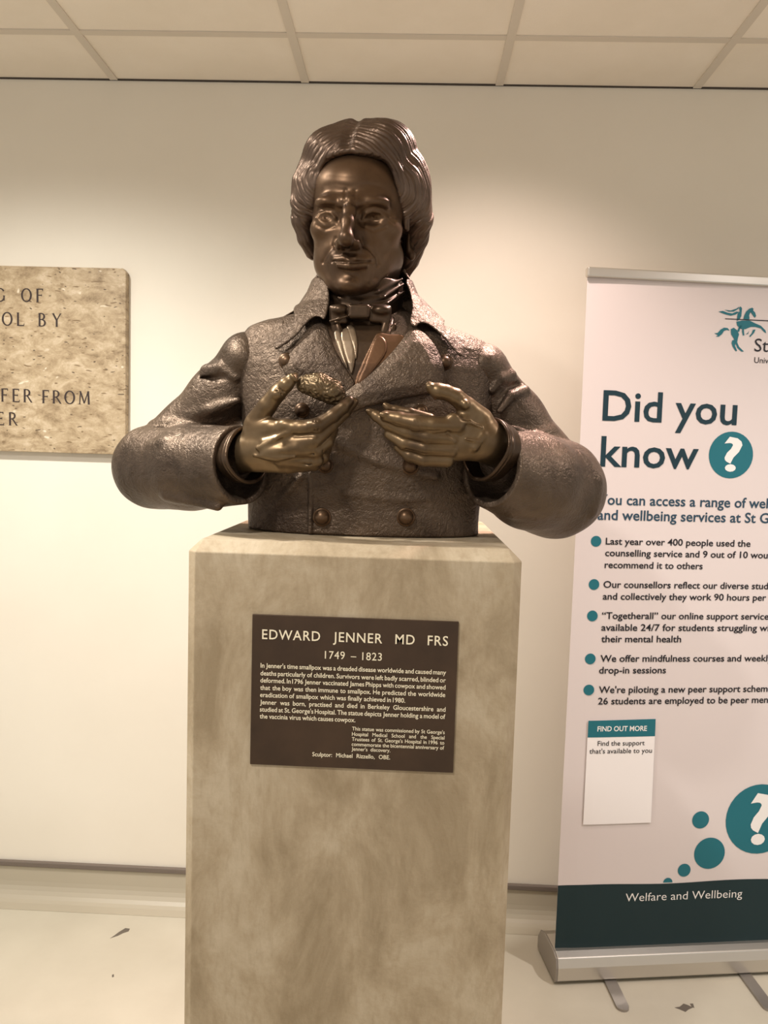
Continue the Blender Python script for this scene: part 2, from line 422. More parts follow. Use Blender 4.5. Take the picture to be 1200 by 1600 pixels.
def disc(px, py, r, mat=teal_m, name='printed_dot', off=.0009, rz=None, clip=None):
    c = bpt(px, py); k = (bpt(px+1, py)[0]-c[0]); pts = ell(c[0], c[1], r*k, (rz or r)*k, 36)
    if clip is not None: pts = [(a, max(b, clip)) for a, b in pts]
    bflat(name, pts, [tuple(range(len(pts)))], mat, off)
def btext(s, x0, y0, x1, y1, cap, mat, prefix=None, bold=0., spacing=1., name='lettering', off=.0012):
    p0, p1 = bpt(x0, y0), bpt(x1, y1); k = bpt(x0, y0)[1]-bpt(x0, y0+1)[1]
    V, F = text_line(s, p0[0], p1[0], 0, cap*k, spacing, bold, prefix)
    sl_ = (p1[1]-p0[1])/(p1[0]-p0[0])*0
    V = [(a, b+p0[1]+(p1[1]-p0[1])/2) for a, b in V]
    # keep only what lies on the banner
    V = [(min(a, BW-.002), b) for a, b in V]
    if name == 'letter':
        for v_, f_ in split_letters(V, F): bflat('letter', v_, f_, mat, off)
        return
    bflat(name, V, F, mat, off)['kind'] = 'stuff'
btext('Did you', 941, 658, 1150.5, 662, 46, navy_m, bold=.012, name='letter')
btext('know', 937.5, 729, 1090, 731.5, 46, navy_m, bold=.012, name='letter')
disc(1142, 711, 34.5, name='printed_circle')
btext('?', 1129, 735, 1157, 735, 50, white_m, bold=.02, off=.0016)
btext('You can access a range of welfare', 934, 789, 1199.5, 793, 15.5, blue_m, 'You can access a range of wel', .014)
btext("and wellbeing services at St George's", 933, 813, 1201, 816, 15.5, blue_m, 'and wellbeing services at St G', .014)
for p in ((931, 845.6), (927.6, 913), (925, 962), (921.7, 1029), (919.4, 1077.5)): disc(*p, 8.2)
for s, pre, a, y0, b, y1 in (('Last year over 400 people used the', None, 945.7, 851.7, 1172.3, 853),
    ('counselling service and 9 out of 10 would', 'counselling service and 9 out of 10 wou', 944.8, 870, 1199.4, 871),
    ('recommend it to others', None, 944, 888, 1097.3, 888.5),
    ('Our counsellors reflect our diverse student', 'Our counsellors reflect our diverse stud', 942, 918.5, 1200, 920),
    ('and collectively they work 90 hours per week', 'and collectively they work 90 hours per', 941, 937, 1197, 938),
    ('“Togetherall” our online support service is', '“Togetherall” our online support service', 939.5, 967, 1201, 967.5),
    ('available 24/7 for students struggling with', 'available 24/7 for students struggling w', 938.7, 985, 1199, 986),
    ('their mental health', None, 938.4, 1003, 1063.5, 1003),
    ('We offer mindfulness courses and weekly', 'We offer mindfulness courses and weekl', 937, 1033.7, 1199, 1033),
    ('drop-in sessions', None, 935, 1051.5, 1039.6, 1051.5),
    ("We're piloting a new peer support scheme.", "We're piloting a new peer support schem", 934.6, 1082, 1199.4, 1081),
    ('26 students are employed to be peer mentors', '26 students are employed to be peer men', 933.4, 1099, 1200, 1099)):
    btext(s, a, y0, b, y1, 10.2, black_m, pre, .014)
for c in ((1094.4, 1280.8, 13.2), (1108.4, 1333, 24), (1068.7, 1359.3, 10)): disc(*c)
disc(1187, 1280, 52.8, name='printed_circle')
disc(1043, 1378.5, 7.3, clip=ZB0-.002, off=.0004+.0005)
btext('?', 1169, 1317, 1205, 1317, 74, white_m, bold=.02, off=.0016)
btext('Welfare and Wellbeing', 976.7, 1405.5, 1159, 1404, 12.5, white_m, off=.0014, bold=-.004)
# stuck-on leaflet
def quad_flat(name, pts, mat, off):
    P = [bpt(*p) for p in pts]; n_u, n_v = 8, 12; V = []; F = []
    P = [np.array(p) for p in P]
    for j in range(n_v+1):
        for i in range(n_u+1):
            a, b = i/n_u, j/n_v
            V.append(tuple((P[0]*(1-a)+P[1]*a)*(1-b)+(P[3]*(1-a)+P[2]*a)*b))
    for j in range(n_v):
        for i in range(n_u):
            k = j*(n_u+1)+i; F.append((k, k+n_u+1, k+n_u+2, k+1))
    return bflat(name, V, F, mat, off)
cf = quad_flat('leaflet', [(918, 1124.8), (1023, 1122), (1015.7, 1283.7), (910, 1287)], pmat('leaflet_paper', srgb(244, 238, 236), .45), .0032)
md = cf.modifiers.new('s', 'SOLIDIFY'); md.thickness = .0006; md.offset = 1
quad_flat('printed_header', [(918, 1124.8), (1023, 1122), (1021.8, 1149), (916.8, 1151)], teal_m, .0042)
btext('FIND OUT MORE', 931.7, 1141.5, 1009, 1140, 7.6, white_m, bold=.02, off=.0046)
btext('Find the support', 932, 1164, 1005.5, 1162.5, 7.4, black_m, bold=.004, off=.0046)
btext("that's available to you", 919.4, 1176, 1016.8, 1174.5, 7.4, black_m, bold=.004, off=.0046)
# rider emblem, traced as flat print (coordinates of one zoomed view, 3.4286 px per px from 850,400)
L = lambda pts: [bpt(850+a/3.4286, 400+b/3.4286) for a, b in pts]
emb = [
 [(1066, 343), (1072, 318), (1082, 298), (1098, 283), (1114, 277), (1122, 284), (1116, 296), (1104, 302), (1098, 318), (1100, 336), (1092, 345)],
 [(1104, 300), (1118, 290), (1130, 304), (1135, 322), (1128, 331), (1120, 322), (1112, 310)],
 [(1030, 352), (1060, 346), (1100, 346), (1128, 360), (1160, 374), (1184, 398), (1189, 414), (1178, 408), (1160, 388), (1130, 380), (1106, 380), (1078, 392), (1050, 390), (1034, 372)],
 [(1000, 392), (1016, 384), (1034, 398), (1044, 420), (1038, 440), (1034, 462), (1044, 486), (1070, 512), (1056, 512), (1034, 492), (1024, 466), (1016, 442), (1002, 420)],
 [(1008, 452), (1022, 448), (1026, 462), (1022, 480), (1034, 508), (1026, 510), (1010, 486), (1004, 466)],
 [(912, 414), (930, 412), (946, 394), (964, 384), (984, 386), (994, 400), (978, 396), (964, 402), (952, 420), (936, 432), (920, 432), (932, 424)],
 [(934, 298), (958, 294), (984, 304), (1008, 308), (1030, 298), (1046, 300), (1026, 314), (1000, 320), (970, 312)],
 [(966, 288), (1000, 292), (1030, 282), (1044, 272), (1040, 284), (1016, 298), (990, 298)],
 [(1036, 312), (1048, 296), (1044, 278), (1052, 270), (1060, 280), (1058, 300), (1056, 322), (1046, 342), (1032, 348)],
 [(1062, 384), (1072, 378), (1070, 400), (1072, 426), (1064, 426), (1060, 404)],
 [(1118, 396), (1132, 394), (1124, 412), (1104, 434), (1098, 430), (1112, 414)],
 [(1080, 420), (1092, 410), (1098, 400), (1092, 418)],
 [(1034, 402), (1044, 380), (1054, 366), (1062, 372), (1050, 390), (1044, 408)]]
VV = []; FF = []
for p in emb:
    k = len(VV); VV += L(p); FF.append(tuple(range(k, k+len(p))))
import mathutils.geometry as mg
FF2 = []
k = 0
for p in emb:
    q = L(p)
    for t in mg.tessellate_polygon([[Vector((a, b, 0)) for a, b in q]]): FF2.append(tuple(i+k for i in t))
    k += len(q)
bflat('printed_emblem', VV, FF2, teal_m, .0012)
bflat('printed_emblem', L([(970, 334), (1200, 345), (1330, 352), (1200, 350), (970, 338)]), [(0, 1, 2, 3, 4)], black_m, .0015)
btext("St George's", 1178, 549, 1199.5, 550, 20, black_m, 'St', 0)
btext("University of London", 1178, 567, 1200, 568, 9, black_m, 'Univ', 0)
# rails, cassette and feet, in the banner frame
def brot(o): o.rotation_euler = (0, 0, BA); o.parent = ban; return o
def bbox_part(name, x0, x1, d0, d1, z0, z1, mat, bevel=.002):
    V, F = box_vf(x0, x1, -d1, -d0, z0, z1)
    o = brot(mesh_obj(name, V, F, mat)); md = o.modifiers.new('b', 'BEVEL'); md.width = bevel; md.segments = 3
    return o
bbox_part('top_rail', -.006, BW+.006, -.010, .012, ZT-.004, ZT+.022, alu_m, .004)
bbox_part('support_pole', .41, .43, -.035, -.015, .08, ZT, alu_m, .006)
pf = [(.030, .006), (.040, .016), (.0415, .055), (.034, .082), (.012, .090), (-.07, .090), (-.105, .078), (-.128, .045), (-.128, .006)]
def extr(name, prof, x0, x1, mat, sm=False):
    V = [(x0, -d, z) for d, z in prof] + [(x1, -d, z) for d, z in prof]; n = len(prof)
    F = [tuple(range(n)), tuple(range(n, 2*n))[::-1]] + [(i, n+i, n+(i+1) % n, (i+1) % n) for i in range(n)]
    o = brot(mesh_obj(name, V, F, mat)); md = o.modifiers.new('b', 'BEVEL'); md.width = .003; md.segments = 3; md.limit_method = 'ANGLE'
    return o
extr('cassette', pf, -.004, BW+.004, alu_m)
pe = [(d*1.03, .004+(z-.004)*1.02) for d, z in pf]
extr('end_cap', pe, -.010, -.004, foot_m); extr('end_cap', pe, BW+.004, BW+.010, foot_m)
def foot(pa, pb_, w):
    a, b = on_z(*pa, .004), on_z(*pb_, .004); d = (b-a); Ln = np.linalg.norm(d[:2]); d = d/np.linalg.norm(d); nrm = np.array([-d[1], d[0], 0])
    a = a-d*.12; P = [a+nrm*w/2, a-nrm*w/2]; m = 8
    c = b-d*w/2
    for i in range(m+1):
        t = -math.pi/2+math.pi*i/m; P.append(c+nrm*math.sin(t)*w/2+d*math.cos(t)*w/2)
    n = len(P); V = [p+np.array([0, 0, -.0035])-BO for p in P]+[p+np.array([0, 0, .0035])-BO for p in P]
    F = [tuple(range(n))[::-1], tuple(range(n, 2*n))] + [(i, (i+1) % n, n+(i+1) % n, n+i) for i in range(n)]
    return mesh_obj('swivel_foot', V, F, foot_m, ban)
foot((953, 1532), (976, 1580), .036)
foot((1166, 1526), (1206, 1580), .036)

# ------------------------------------------------------------------ implicit-surface sculpting kit
DY = 1.54; S = DY/FPX                       # bust mid plane and metres per pixel there
def P3(px, py, w): return on_y(px, py, DY-w*S)
def rs(w): return S*(DY-w*S)/DY             # metres per pixel at depth w
def smin(a, b, k):
    if k <= 0: return np.minimum(a, b)
    h = np.clip(.5+.5*(b-a)/k, 0, 1); return b*(1-h)+a*h-k*h*(1-h)
def smax(a, b, k): return -smin(-a, -b, k)
class Field:
    def __init__(s, lo, hi, h):
        s.lo = np.array(lo, float); s.h = h; s.n = np.ceil((np.array(hi)-s.lo)/h).astype(int)+1
        s.ax = [(s.lo[i]+h*np.arange(s.n[i])).astype(np.float32) for i in range(3)]
        s.v = np.full(s.n, .05, np.float32)
    def block(s, lo, hi):
        a = np.clip(((np.array(lo)-s.lo)/s.h).astype(int), 0, s.n-1); b = np.clip(((np.array(hi)-s.lo)/s.h).astype(int)+2, 1, s.n)
        sl = tuple(slice(i, j) for i, j in zip(a, b))
        return sl, s.ax[0][sl[0]][:, None, None], s.ax[1][sl[1]][None, :, None], s.ax[2][sl[2]][None, None, :]
    def op(s, fn, lo, hi, k=.004, mode='add'):
        m = .012+k*1.5
        sl, x, y, z = s.block(np.array(lo)-m, np.array(hi)+m)
        if min(len(x), y.shape[1], z.shape[2]) == 0: return
        d = fn(x, y, z).astype(np.float32)
        if mode == 'add': s.v[sl] = smin(s.v[sl], d, k)
        elif mode == 'sub': s.v[sl] = smax(s.v[sl], -d, k)
        else: s.v[sl] = smax(s.v[sl], d, k)
    def full(s): return s.ax[0][:, None, None], s.ax[1][None, :, None], s.ax[2][None, None, :]
    # primitives in pixel coordinates + depth toward the viewer
    def ell(s, px, py, w, rx, rz, ry, k=5, mode='add', rot=0., yaw=0.):
        c = P3(px, py, w); q = rs(w); rx, ry, rz = rx*q, ry*q, rz*q; m = max(rx, ry, rz)
        cr, sr = math.cos(rot), math.sin(rot); cw, sw = math.cos(yaw), math.sin(yaw)
        def f(x, y, z):
            x = x-c[0]; y = y-c[1]; z = z-c[2]
            if yaw: x, y = x*cw+y*sw, -x*sw+y*cw
            if rot: x, z = x*cr+z*sr, -x*sr+z*cr
            k0 = np.sqrt((x/rx)**2+(y/ry)**2+(z/rz)**2); k1 = np.sqrt((x/rx**2)**2+(y/ry**2)**2+(z/rz**2)**2)+1e-9
            return k0*(k0-1)/k1
        s.op(f, c-m, c+m, k*S, mode)
    def cone(s, a, b, ra, rb, k=4, mode='add'):
        A, B = P3(*a), P3(*b); ra, rb = ra*rs(a[2]), rb*rs(b[2]); m = max(ra, rb); d = B-A; L2 = d@d
        def f(x, y, z):
            x = x-A[0]; y = y-A[1]; z = z-A[2]
            t = np.clip((x*d[0]+y*d[1]+z*d[2])/L2, 0, 1)
            return np.sqrt((x-t*d[0])**2+(y-t*d[1])**2+(z-t*d[2])**2)-(ra+(rb-ra)*t)
        s.op(f, np.minimum(A, B)-m, np.maximum(A, B)+m, k*S, mode)
    def box(s, px, py, w, hx, hz, hy, r, k=3, rot=0., mode='add'):
        c = P3(px, py, w); q = rs(w); B = np.array([hx, hy, hz])*q; r = r*q; cr, sr = math.cos(rot), math.sin(rot)
        def f(x, y, z):
            x = x-c[0]; y = y-c[1]; z = z-c[2]; x, z = x*cr+z*sr, -x*sr+z*cr
            a = np.abs(x)-B[0]+r; b = np.abs(y)-B[1]+r; d = np.abs(z)-B[2]+r
            return np.sqrt(np.maximum(a, 0)**2+np.maximum(b, 0)**2+np.maximum(d, 0)**2)+np.minimum(np.maximum(a, np.maximum(b, d)), 0)-r
        m = B.max()*1.2; s.op(f, c-m, c+m, k*S, mode)
    def chain(s, pts, k=4, kk=None, mode='add'):
        """pts: (px,py,w,r)... built as its own blob then merged"""
        Q = [P3(*p[:3]) for p in pts]; R = [p[3]*rs(p[2]) for p in pts]
        def f(x, y, z):
            o = None
            for A, B, ra, rb in zip(Q, Q[1:], R, R[1:]):
                d = B-A; L2 = d@d+1e-12; X, Y, Z = x-A[0], y-A[1], z-A[2]
                t = np.clip((X*d[0]+Y*d[1]+Z*d[2])/L2, 0, 1)
                e = np.sqrt((X-t*d[0])**2+(Y-t*d[1])**2+(Z-t*d[2])**2)-(ra+(rb-ra)*t)
                o = e if o is None else smin(o, e, (2.5 if kk is None else kk)*S)
            return o
        m = max(R); s.op(f, np.min(Q, 0)-m, np.max(Q, 0)+m, k*S, mode)
    def mesh(s, name, mat, parent, post=None, relax=2):
        V, F = nets(s); V = V.astype(float)
        if relax: V = relax_mesh(V, F, relax)
        if post is not None: V = post(V, F)
        return fast_mesh(name, V, F, mat, parent)
def nets(s):
    v = s.v; ins = v < 0
    c = np.zeros(tuple(np.array(v.shape)-1), np.uint8)
    for i in (0, 1):
        for j in (0, 1):
            for k in (0, 1): c += ins[i:i+c.shape[0], j:j+c.shape[1], k:k+c.shape[2]]
    act = (c > 0) & (c < 8); idx = np.argwhere(act); N = len(idx)
    num = np.full(c.shape, -1, np.int32); num[act] = np.arange(N)
    acc = np.zeros((N, 3)); cnt = np.zeros(N)
    I, J, K = idx.T
    for ax in range(3):
        o = [a for a in range(3) if a != ax]
        for p in (0, 1):
            for q in (0, 1):
                off = [0, 0, 0]; off[o[0]] = p; off[o[1]] = q; off2 = list(off); off2[ax] = 1
                a = v[I+off[0], J+off[1], K+off[2]]; b = v[I+off2[0], J+off2[1], K+off2[2]]
                m = (a < 0) != (b < 0); t = np.where(m, a/np.where(m, a-b, 1), 0)
                pt = np.array(off)[None].repeat(N, 0).astype(float); pt[:, ax] = t
                acc += pt*m[:, None]; cnt += m
    V = s.lo+(idx+acc/cnt[:, None])*s.h
    F = []
    for ax in range(3):
        o1, o2 = [(1, 2), (2, 0), (0, 1)][ax]
        sl = [slice(1, -1)]*3; sl[ax] = slice(0, -1); sb = list(sl); sb[ax] = slice(1, None)
        a = ins[tuple(sl)]; b = ins[tuple(sb)]; e = np.argwhere(a != b); base = np.array([1, 1, 1]); base[ax] = 0; e = e+base
        def g(d1, d2):
            q = e.copy(); q[:, o1] -= d1; q[:, o2] -= d2; return num[q[:, 0], q[:, 1], q[:, 2]]
        quad = np.stack([g(1, 1), g(0, 1), g(0, 0), g(1, 0)], 1)
        flip = ~ins[e[:, 0], e[:, 1], e[:, 2]]
        quad[flip] = quad[flip][:, ::-1]; F.append(quad)
    F = np.concatenate(F); F = F[(F >= 0).all(1)]
    return V, F
def relax_mesh(V, F, it, lam=.5):
    n = len(V); E = np.concatenate([F[:, [0, 1]], F[:, [1, 2]], F[:, [2, 3]], F[:, [3, 0]]])
    deg = np.bincount(E[:, 0], minlength=n)+np.bincount(E[:, 1], minlength=n)
    def lap(V):
        A = np.stack([np.bincount(E[:, 0], V[E[:, 1], i], n)+np.bincount(E[:, 1], V[E[:, 0], i], n) for i in range(3)], 1)
        return A/np.maximum(deg, 1)[:, None]-V
    for _ in range(it):
        V = V+lam*lap(V); V = V-(lam+.02)*lap(V)
    return V
def normals(V, F):
    d1 = V[F[:, 2]]-V[F[:, 0]]; d2 = V[F[:, 3]]-V[F[:, 1]]; N = np.cross(d1, d2)
    O = np.zeros_like(V)
    for i in range(4):
        for a in range(3): O[:, a] += np.bincount(F[:, i], N[:, a], len(V))
    return O/(np.linalg.norm(O, axis=1)[:, None]+1e-12)
def fast_mesh(name, V, F, mat, parent):
    V = V-np.array(parent.location)
    me = bpy.data.meshes.new(name); me.vertices.add(len(V)); me.vertices.foreach_set('co', V.astype(np.float32).ravel())
    me.loops.add(F.size); me.loops.foreach_set('vertex_index', F.astype(np.int32).ravel())
    me.polygons.add(len(F)); me.polygons.foreach_set('loop_start', np.arange(0, F.size, 4, dtype=np.int32))
    me.update(calc_edges=True); me.polygons.foreach_set('use_smooth', np.ones(len(F), bool)); me.validate()
    me.materials.append(mat); o = bpy.data.objects.new(name, me); C.objects.link(o); o.parent = parent
    return o
def view_px(V):
    d = V-CAM; f = d@AF; return 600+FPX*(d@AR)/f, 800-FPX*(d@AU)/f
def loft(rows, nexp=2.2, off=0.):
    """rows: (py, cx, half width, w centre, half depth) from top to bottom, pixels"""
    R = []
    for py, cx, a, wc, b in rows:
        q = P3(cx, py, wc); R.append((q[2], q[0], a*rs(wc), q[1], b*rs(wc)))
    R = np.array(sorted(R))
    def f(x, y, z):
        zz = z.ravel(); g = lambda i: np.interp(zz, R[:, 0], R[:, i]).astype(np.float32)[None, None, :]
        cx, a, cy, b = g(1), g(2)+off, g(3), g(4)+off
        u = np.abs(x-cx)/a; v = np.abs(y-cy)/b
        k0 = (u**nexp+v**nexp)**(1/nexp)
        gr = np.sqrt((u/a)**2+(v/b)**2)/(k0+1e-6)+1e-6
        return np.maximum((k0-1)/gr, -.03)
    return f
def poly_sdf(poly):
    """signed distance in the X-Z plane to a closed polygon (metres)"""
    P = np.array(poly)
    def f(x, y, z):
        X, Z = np.broadcast_arrays(x[:, 0, :], z[:, 0, :] if z.ndim == 3 else z)
        d = np.full(X.shape, 1e9); s = np.ones(X.shape)
        for i in range(len(P)):
            a, b = P[i], P[i-1]; ex, ez = b-a; wx, wz = X-a[0], Z-a[1]
            t = np.clip((wx*ex+wz*ez)/(ex*ex+ez*ez+1e-12), 0, 1)
            d = np.minimum(d, (wx-ex*t)**2+(wz-ez*t)**2)
            c1, c2, c3 = Z >= a[1], Z < b[1], ex*wz > ez*wx
            s = np.where((c1 & c2 & c3) | (~c1 & ~c2 & ~c3), -s, s)
        return (s*np.sqrt(d))[:, None, :]
    return f
def px_poly(pts, w): return [tuple(P3(a, b, w)[[0, 2]]) for a, b in pts]
def smooth_closed(pts, n=4):
    """Catmull-Rom refinement of a closed outline"""
    Q = []; m = len(pts); A = np.array(pts, float)
    for i in range(m):
        p0, p1, p2, p3 = A[i-1], A[i], A[(i+1) % m], A[(i+2) % m]
        for t in np.arange(n)/n:
            Q.append(.5*(2*p1+(p2-p0)*t+(2*p0-5*p1+4*p2-p3)*t*t+(3*p1-p0-3*p2+p3)*t**3))
    return [tuple(q) for q in Q]
def panel(name, pts, w, surf, t, mat, back=.02, h=.0018, rnd=2.2, ydeep=None, smooth=True, parent=None, tfun=None):
    """a raised sheet: outline (px) cut from the shell of a surface, t pixels thick"""
    if smooth: pts = smooth_closed(pts, 3)
    pl = px_poly(pts, w); X = [p[0] for p in pl]; Z = [p[1] for p in pl]
    f = Field((min(X)-.01, DY-165*S, min(Z)-.01), (max(X)+.01, DY-(w-75)*S if ydeep is None else ydeep, max(Z)+.01), h)
    x, y, z = f.full(); sv = surf(x, y, z); p2 = poly_sdf(pl)(x, y, z)
    tt = t*S if tfun is None else tfun(x, y, z, p2)
    d = smax(sv-tt, p2, rnd*S)
    d = smax(d, -(sv+back*.25), .001)
    f.v = d.astype(np.float32)+np.zeros(f.n, np.float32)
    for i in range(3):      # close the sheet at the limits of the grid
        a = [slice(None)]*3; a[i] = 0; f.v[tuple(a)] = .01; a[i] = -1; f.v[tuple(a)] = .01
    return f.mesh(name, mat, parent or bust)

# value noise on vertices
_g = np.random.default_rng(11); _T = _g.uniform(-1, 1, (32, 32, 32))
def vnoise(P):
    i = np.floor(P).astype(int); f = P-i; f = f*f*(3-2*f); o = 0
    for a in (0, 1):
        for b in (0, 1):
            for c in (0, 1):
                o = o+_T[(i[:, 0]+a) % 32, (i[:, 1]+b) % 32, (i[:, 2]+c) % 32]*np.abs(1-a-f[:, 0])*np.abs(1-b-f[:, 1])*np.abs(1-c-f[:, 2])
    return o

# ------------------------------------------------------------------ bronze
def bronze(name, cols, rough, bump=None, metal=.75):
    m = pmat(name, cols[0], rough, metal)
    r, mp = noise_col(m, cols, 9, 6, .6, .6)
    n, l = nodes(m)
    t = n.new('ShaderNodeTexNoise'); t.inputs['Scale'].default_value = 16; t.inputs['Detail'].default_value = 5
    mr = n.new('ShaderNodeMapRange'); mr.inputs[3].default_value = rough-.07; mr.inputs[4].default_value = rough+.12
    l.new(t.outputs[0], mr.inputs[0]); l.new(mr.outputs[0], n['Principled BSDF'].inputs['Roughness'])
    return m
skin_b = bronze('bronze_skin', [srgb(66, 49, 36), srgb(92, 70, 51), srgb(108, 85, 64)], .37)
noise_bump(skin_b, 60, .06, .002)
hand_b = bronze('bronze_hands', [srgb(78, 62, 46), srgb(106, 86, 62), srgb(122, 102, 76)], .35)
noise_bump(hand_b, 70, .10, .002)
hair_b = bronze('bronze_hair', [srgb(72, 56, 46), srgb(98, 80, 67), srgb(112, 93, 79)], .34)
coat_b = bronze('bronze_coat', [srgb(66, 53, 44), srgb(94, 79, 66), srgb(112, 95, 80)], .48)
# hammered, creased cloth relief
def coat_relief(m, st):
    n, l = nodes(m); b = n['Principled BSDF']
    tc = n.new('ShaderNodeTexCoord')
    t = n.new('ShaderNodeTexNoise'); t.inputs['Scale'].default_value = 105; t.inputs['Detail'].default_value = 2.5; t.inputs['Distortion'].default_value = 1.3
    t2 = n.new('ShaderNodeTexNoise'); t2.inputs['Scale'].default_value = 60; t2.inputs['Detail'].default_value = 2; t2.inputs['Distortion'].default_value = 1.5
    l.new(tc.outputs['Object'], t.inputs['Vector']); l.new(tc.outputs['Object'], t2.inputs['Vector'])
    ab = n.new('ShaderNodeMath'); ab.operation = 'SUBTRACT'; ab.inputs[1].default_value = .5; l.new(t.outputs[0], ab.inputs[0])
    a2 = n.new('ShaderNodeMath'); a2.operation = 'ABSOLUTE'; l.new(ab.outputs[0], a2.inputs[0])
    ad = n.new('ShaderNodeMath'); ad.operation = 'MULTIPLY_ADD'; ad.inputs[1].default_value = -1.4
    l.new(a2.outputs[0], ad.inputs[0]); l.new(t2.outputs[0], ad.inputs[2])
    bp = n.new('ShaderNodeBump'); bp.inputs['Strength'].default_value = st; bp.inputs['Distance'].default_value = .006
    l.new(ad.outputs[0], bp.inputs['Height']); l.new(bp.outputs[0], b.inputs['Normal'])
coat_relief(coat_b, .5)
sleeve_b = bronze('bronze_sleeve', [srgb(68, 56, 46), srgb(94, 79, 66), srgb(110, 94, 79)], .42); coat_relief(sleeve_b, .34)
dark_b = bronze('bronze_neckcloth', [srgb(50, 38, 29), srgb(72, 56, 42), srgb(86, 68, 52)], .32)
shirt_b = bronze('bronze_shirt', [srgb(112, 94, 76), srgb(140, 122, 102), srgb(160, 142, 120)], .33)
vest_b = bronze('bronze_waistcoat', [srgb(76, 53, 37), srgb(100, 72, 51), srgb(118, 88, 64)], .36)
bust = empty('bronze_bust', (P3(567, 838, 0)[0], DY, PT), 'dark bronze bust of a wavy-haired man in a double-breasted coat, hands raised', 'statue')

# ------------------------------------------------------------------ coat body
BOT = 842
torso_rows = [(462, 568, 48, -14, 42), (484, 566, 66, -12, 50), (497, 560, 100, -8, 58), (507, 553, 138, -4, 66), (517, 556, 166, -2, 74),
    (530, 566, 186, -2, 84), (548, 572, 201, -2, 93), (580, 573, 203, 0, 103), (640, 574, 196, 2, 108), (720, 570, 186, 2, 98), (790, 567.5, 181, 0, 84), (860, 567.5, 180, 0, 79)]
torso_s = loft(torso_rows)
lo = P3(340, 860, 130); hi = P3(800, 455, -130)
f = Field((P3(340, 700, 0)[0], DY-.17, PT+.0005-.012), (P3(800, 700, 0)[0], DY+.16, P3(570, 462, 0)[2]+.01), .003)
x, y, z = f.full(); f.v = torso_s(x, y, z)+np.zeros(f.n, np.float32)
# armholes seams, front overlap seam, folds
f.chain([(373, 527, 60, 3), (380, 560, 68, 3.2), (381, 600, 64, 3.2), (383, 660, 55, 3.2)], 4, mode='sub')
f.chain([(772, 545, 40, 3.5), (775, 580, 52, 4), (770, 620, 52, 4.5), (765, 660, 50, 4)], 4, mode='sub')
f.chain([(480, 738, 93, 1.7), (479, 790, 85, 1.7), (478, 845, 82, 1.7)], 1.5, mode='sub')
f.chain([(486, 738, 90, 3), (485, 790, 82, 3), (484, 845, 79, 3)], 5)
f.chain([(432, 790, 60, 4), (470, 745, 88, 4)], 8)
f.chain([(520, 690, 101, 5), (590, 720, 98, 6), (680, 745, 82, 5)], 9)
f.chain([(540, 770, 86, 4), (640, 780, 80, 5), (730, 770, 48, 4)], 8)
f.v = smax(f.v, (PT+.001)-z+0*f.v, .002).astype(np.float32)
def coat_post(V, F):
    N = normals(V, F); return V+N*(vnoise(V*[30, 30, 22])*.0012)[:, None]*(V[:, 2] > PT+.004)[:, None]
f.mesh('coat', coat_b, bust, coat_post)

# ------------------------------------------------------------------ sleeves
def sleeve(name, lo_px, hi_px, build):
    a = P3(*lo_px); b = P3(*hi_px)
    f = Field(np.minimum(a, b)-[.10, .0, .05], np.maximum(a, b)+[.05, .03, .02], .0027)
    build(f)
    def post(V, F):
        N = normals(V, F); return V+N*(vnoise(V*[26, 26, 20]+5)*.0016)[:, None]
    return f.mesh(name, sleeve_b, bust, post)
def left_sleeve(f):
    f.chain([(389, 572, 0, 47), (345, 622, -8, 47), (262, 706, -25, 50)], 0, 20)
    f.ell(388, 560, 5, 38, 38, 55, 14)
    f.chain([(322, 578, 22, 7), (345, 574, 40, 6), (368, 590, 44, 4)], 9)         # creases under the shoulder
    f.chain([(318, 592, 26, 4), (350, 590, 48, 4)], 6, mode='sub')
    f.chain([(290, 650, 22, 5), (330, 640, 40, 6), (372, 625, 44, 4)], 10)
    f.chain([(238, 664, -5, 6), (270, 662, 30, 6), (330, 675, 48, 5)], 8)
    f.chain([(243, 729, -10, 66), (300, 731, 45, 67), (385, 727, 112, 62)], 3, 6)  # forearm
    f.chain([(236, 672, 15, 2.5), (280, 662, 60, 2.5), (330, 668, 88, 2.2)], 3, mode='sub')
    f.chain([(215, 735, 52, 6), (240, 700, 70, 7), (262, 690, 84, 6)], 12)
    f.chain([(300, 772, 98, 5), (330, 745, 118, 6), (352, 700, 138, 5)], 14)
    f.chain([(260, 775, 85, 6), (340, 792, 120, 6)], 12)
    f.chain([(384, 726, 112, 53), (430, 720, 150, 53)], 2, mode='sub')             # sleeve mouth
    # cut the cuff end: everything to the right of the cuff plane
    A = P3(374, 727, 112); nrm = P3(430, 722, 150)-A; nrm /= np.linalg.norm(nrm)
    x, y, z = f.full(); d = (x-A[0])*nrm[0]+(y-A[1])*nrm[1]+(z-A[2])*nrm[2]
    f.v = smax(f.v, np.where(z < A[2]+.12, d, -1).astype(np.float32)*1.0, .002) if False else f.v
    m = ((x-A[0])*nrm[0]+(y-A[1])*nrm[1]+(z-A[2])*nrm[2]) > -.001
    near = ((x-A[0])**2+(y-A[1])**2+(z-A[2])**2) < .13**2
    f.v = np.where(near & (y < DY-40*S), smax(f.v, d.astype(np.float32), .003), f.v)
sleeve('sleeve', (168, 820, 190), (432, 500, -95), left_sleeve)
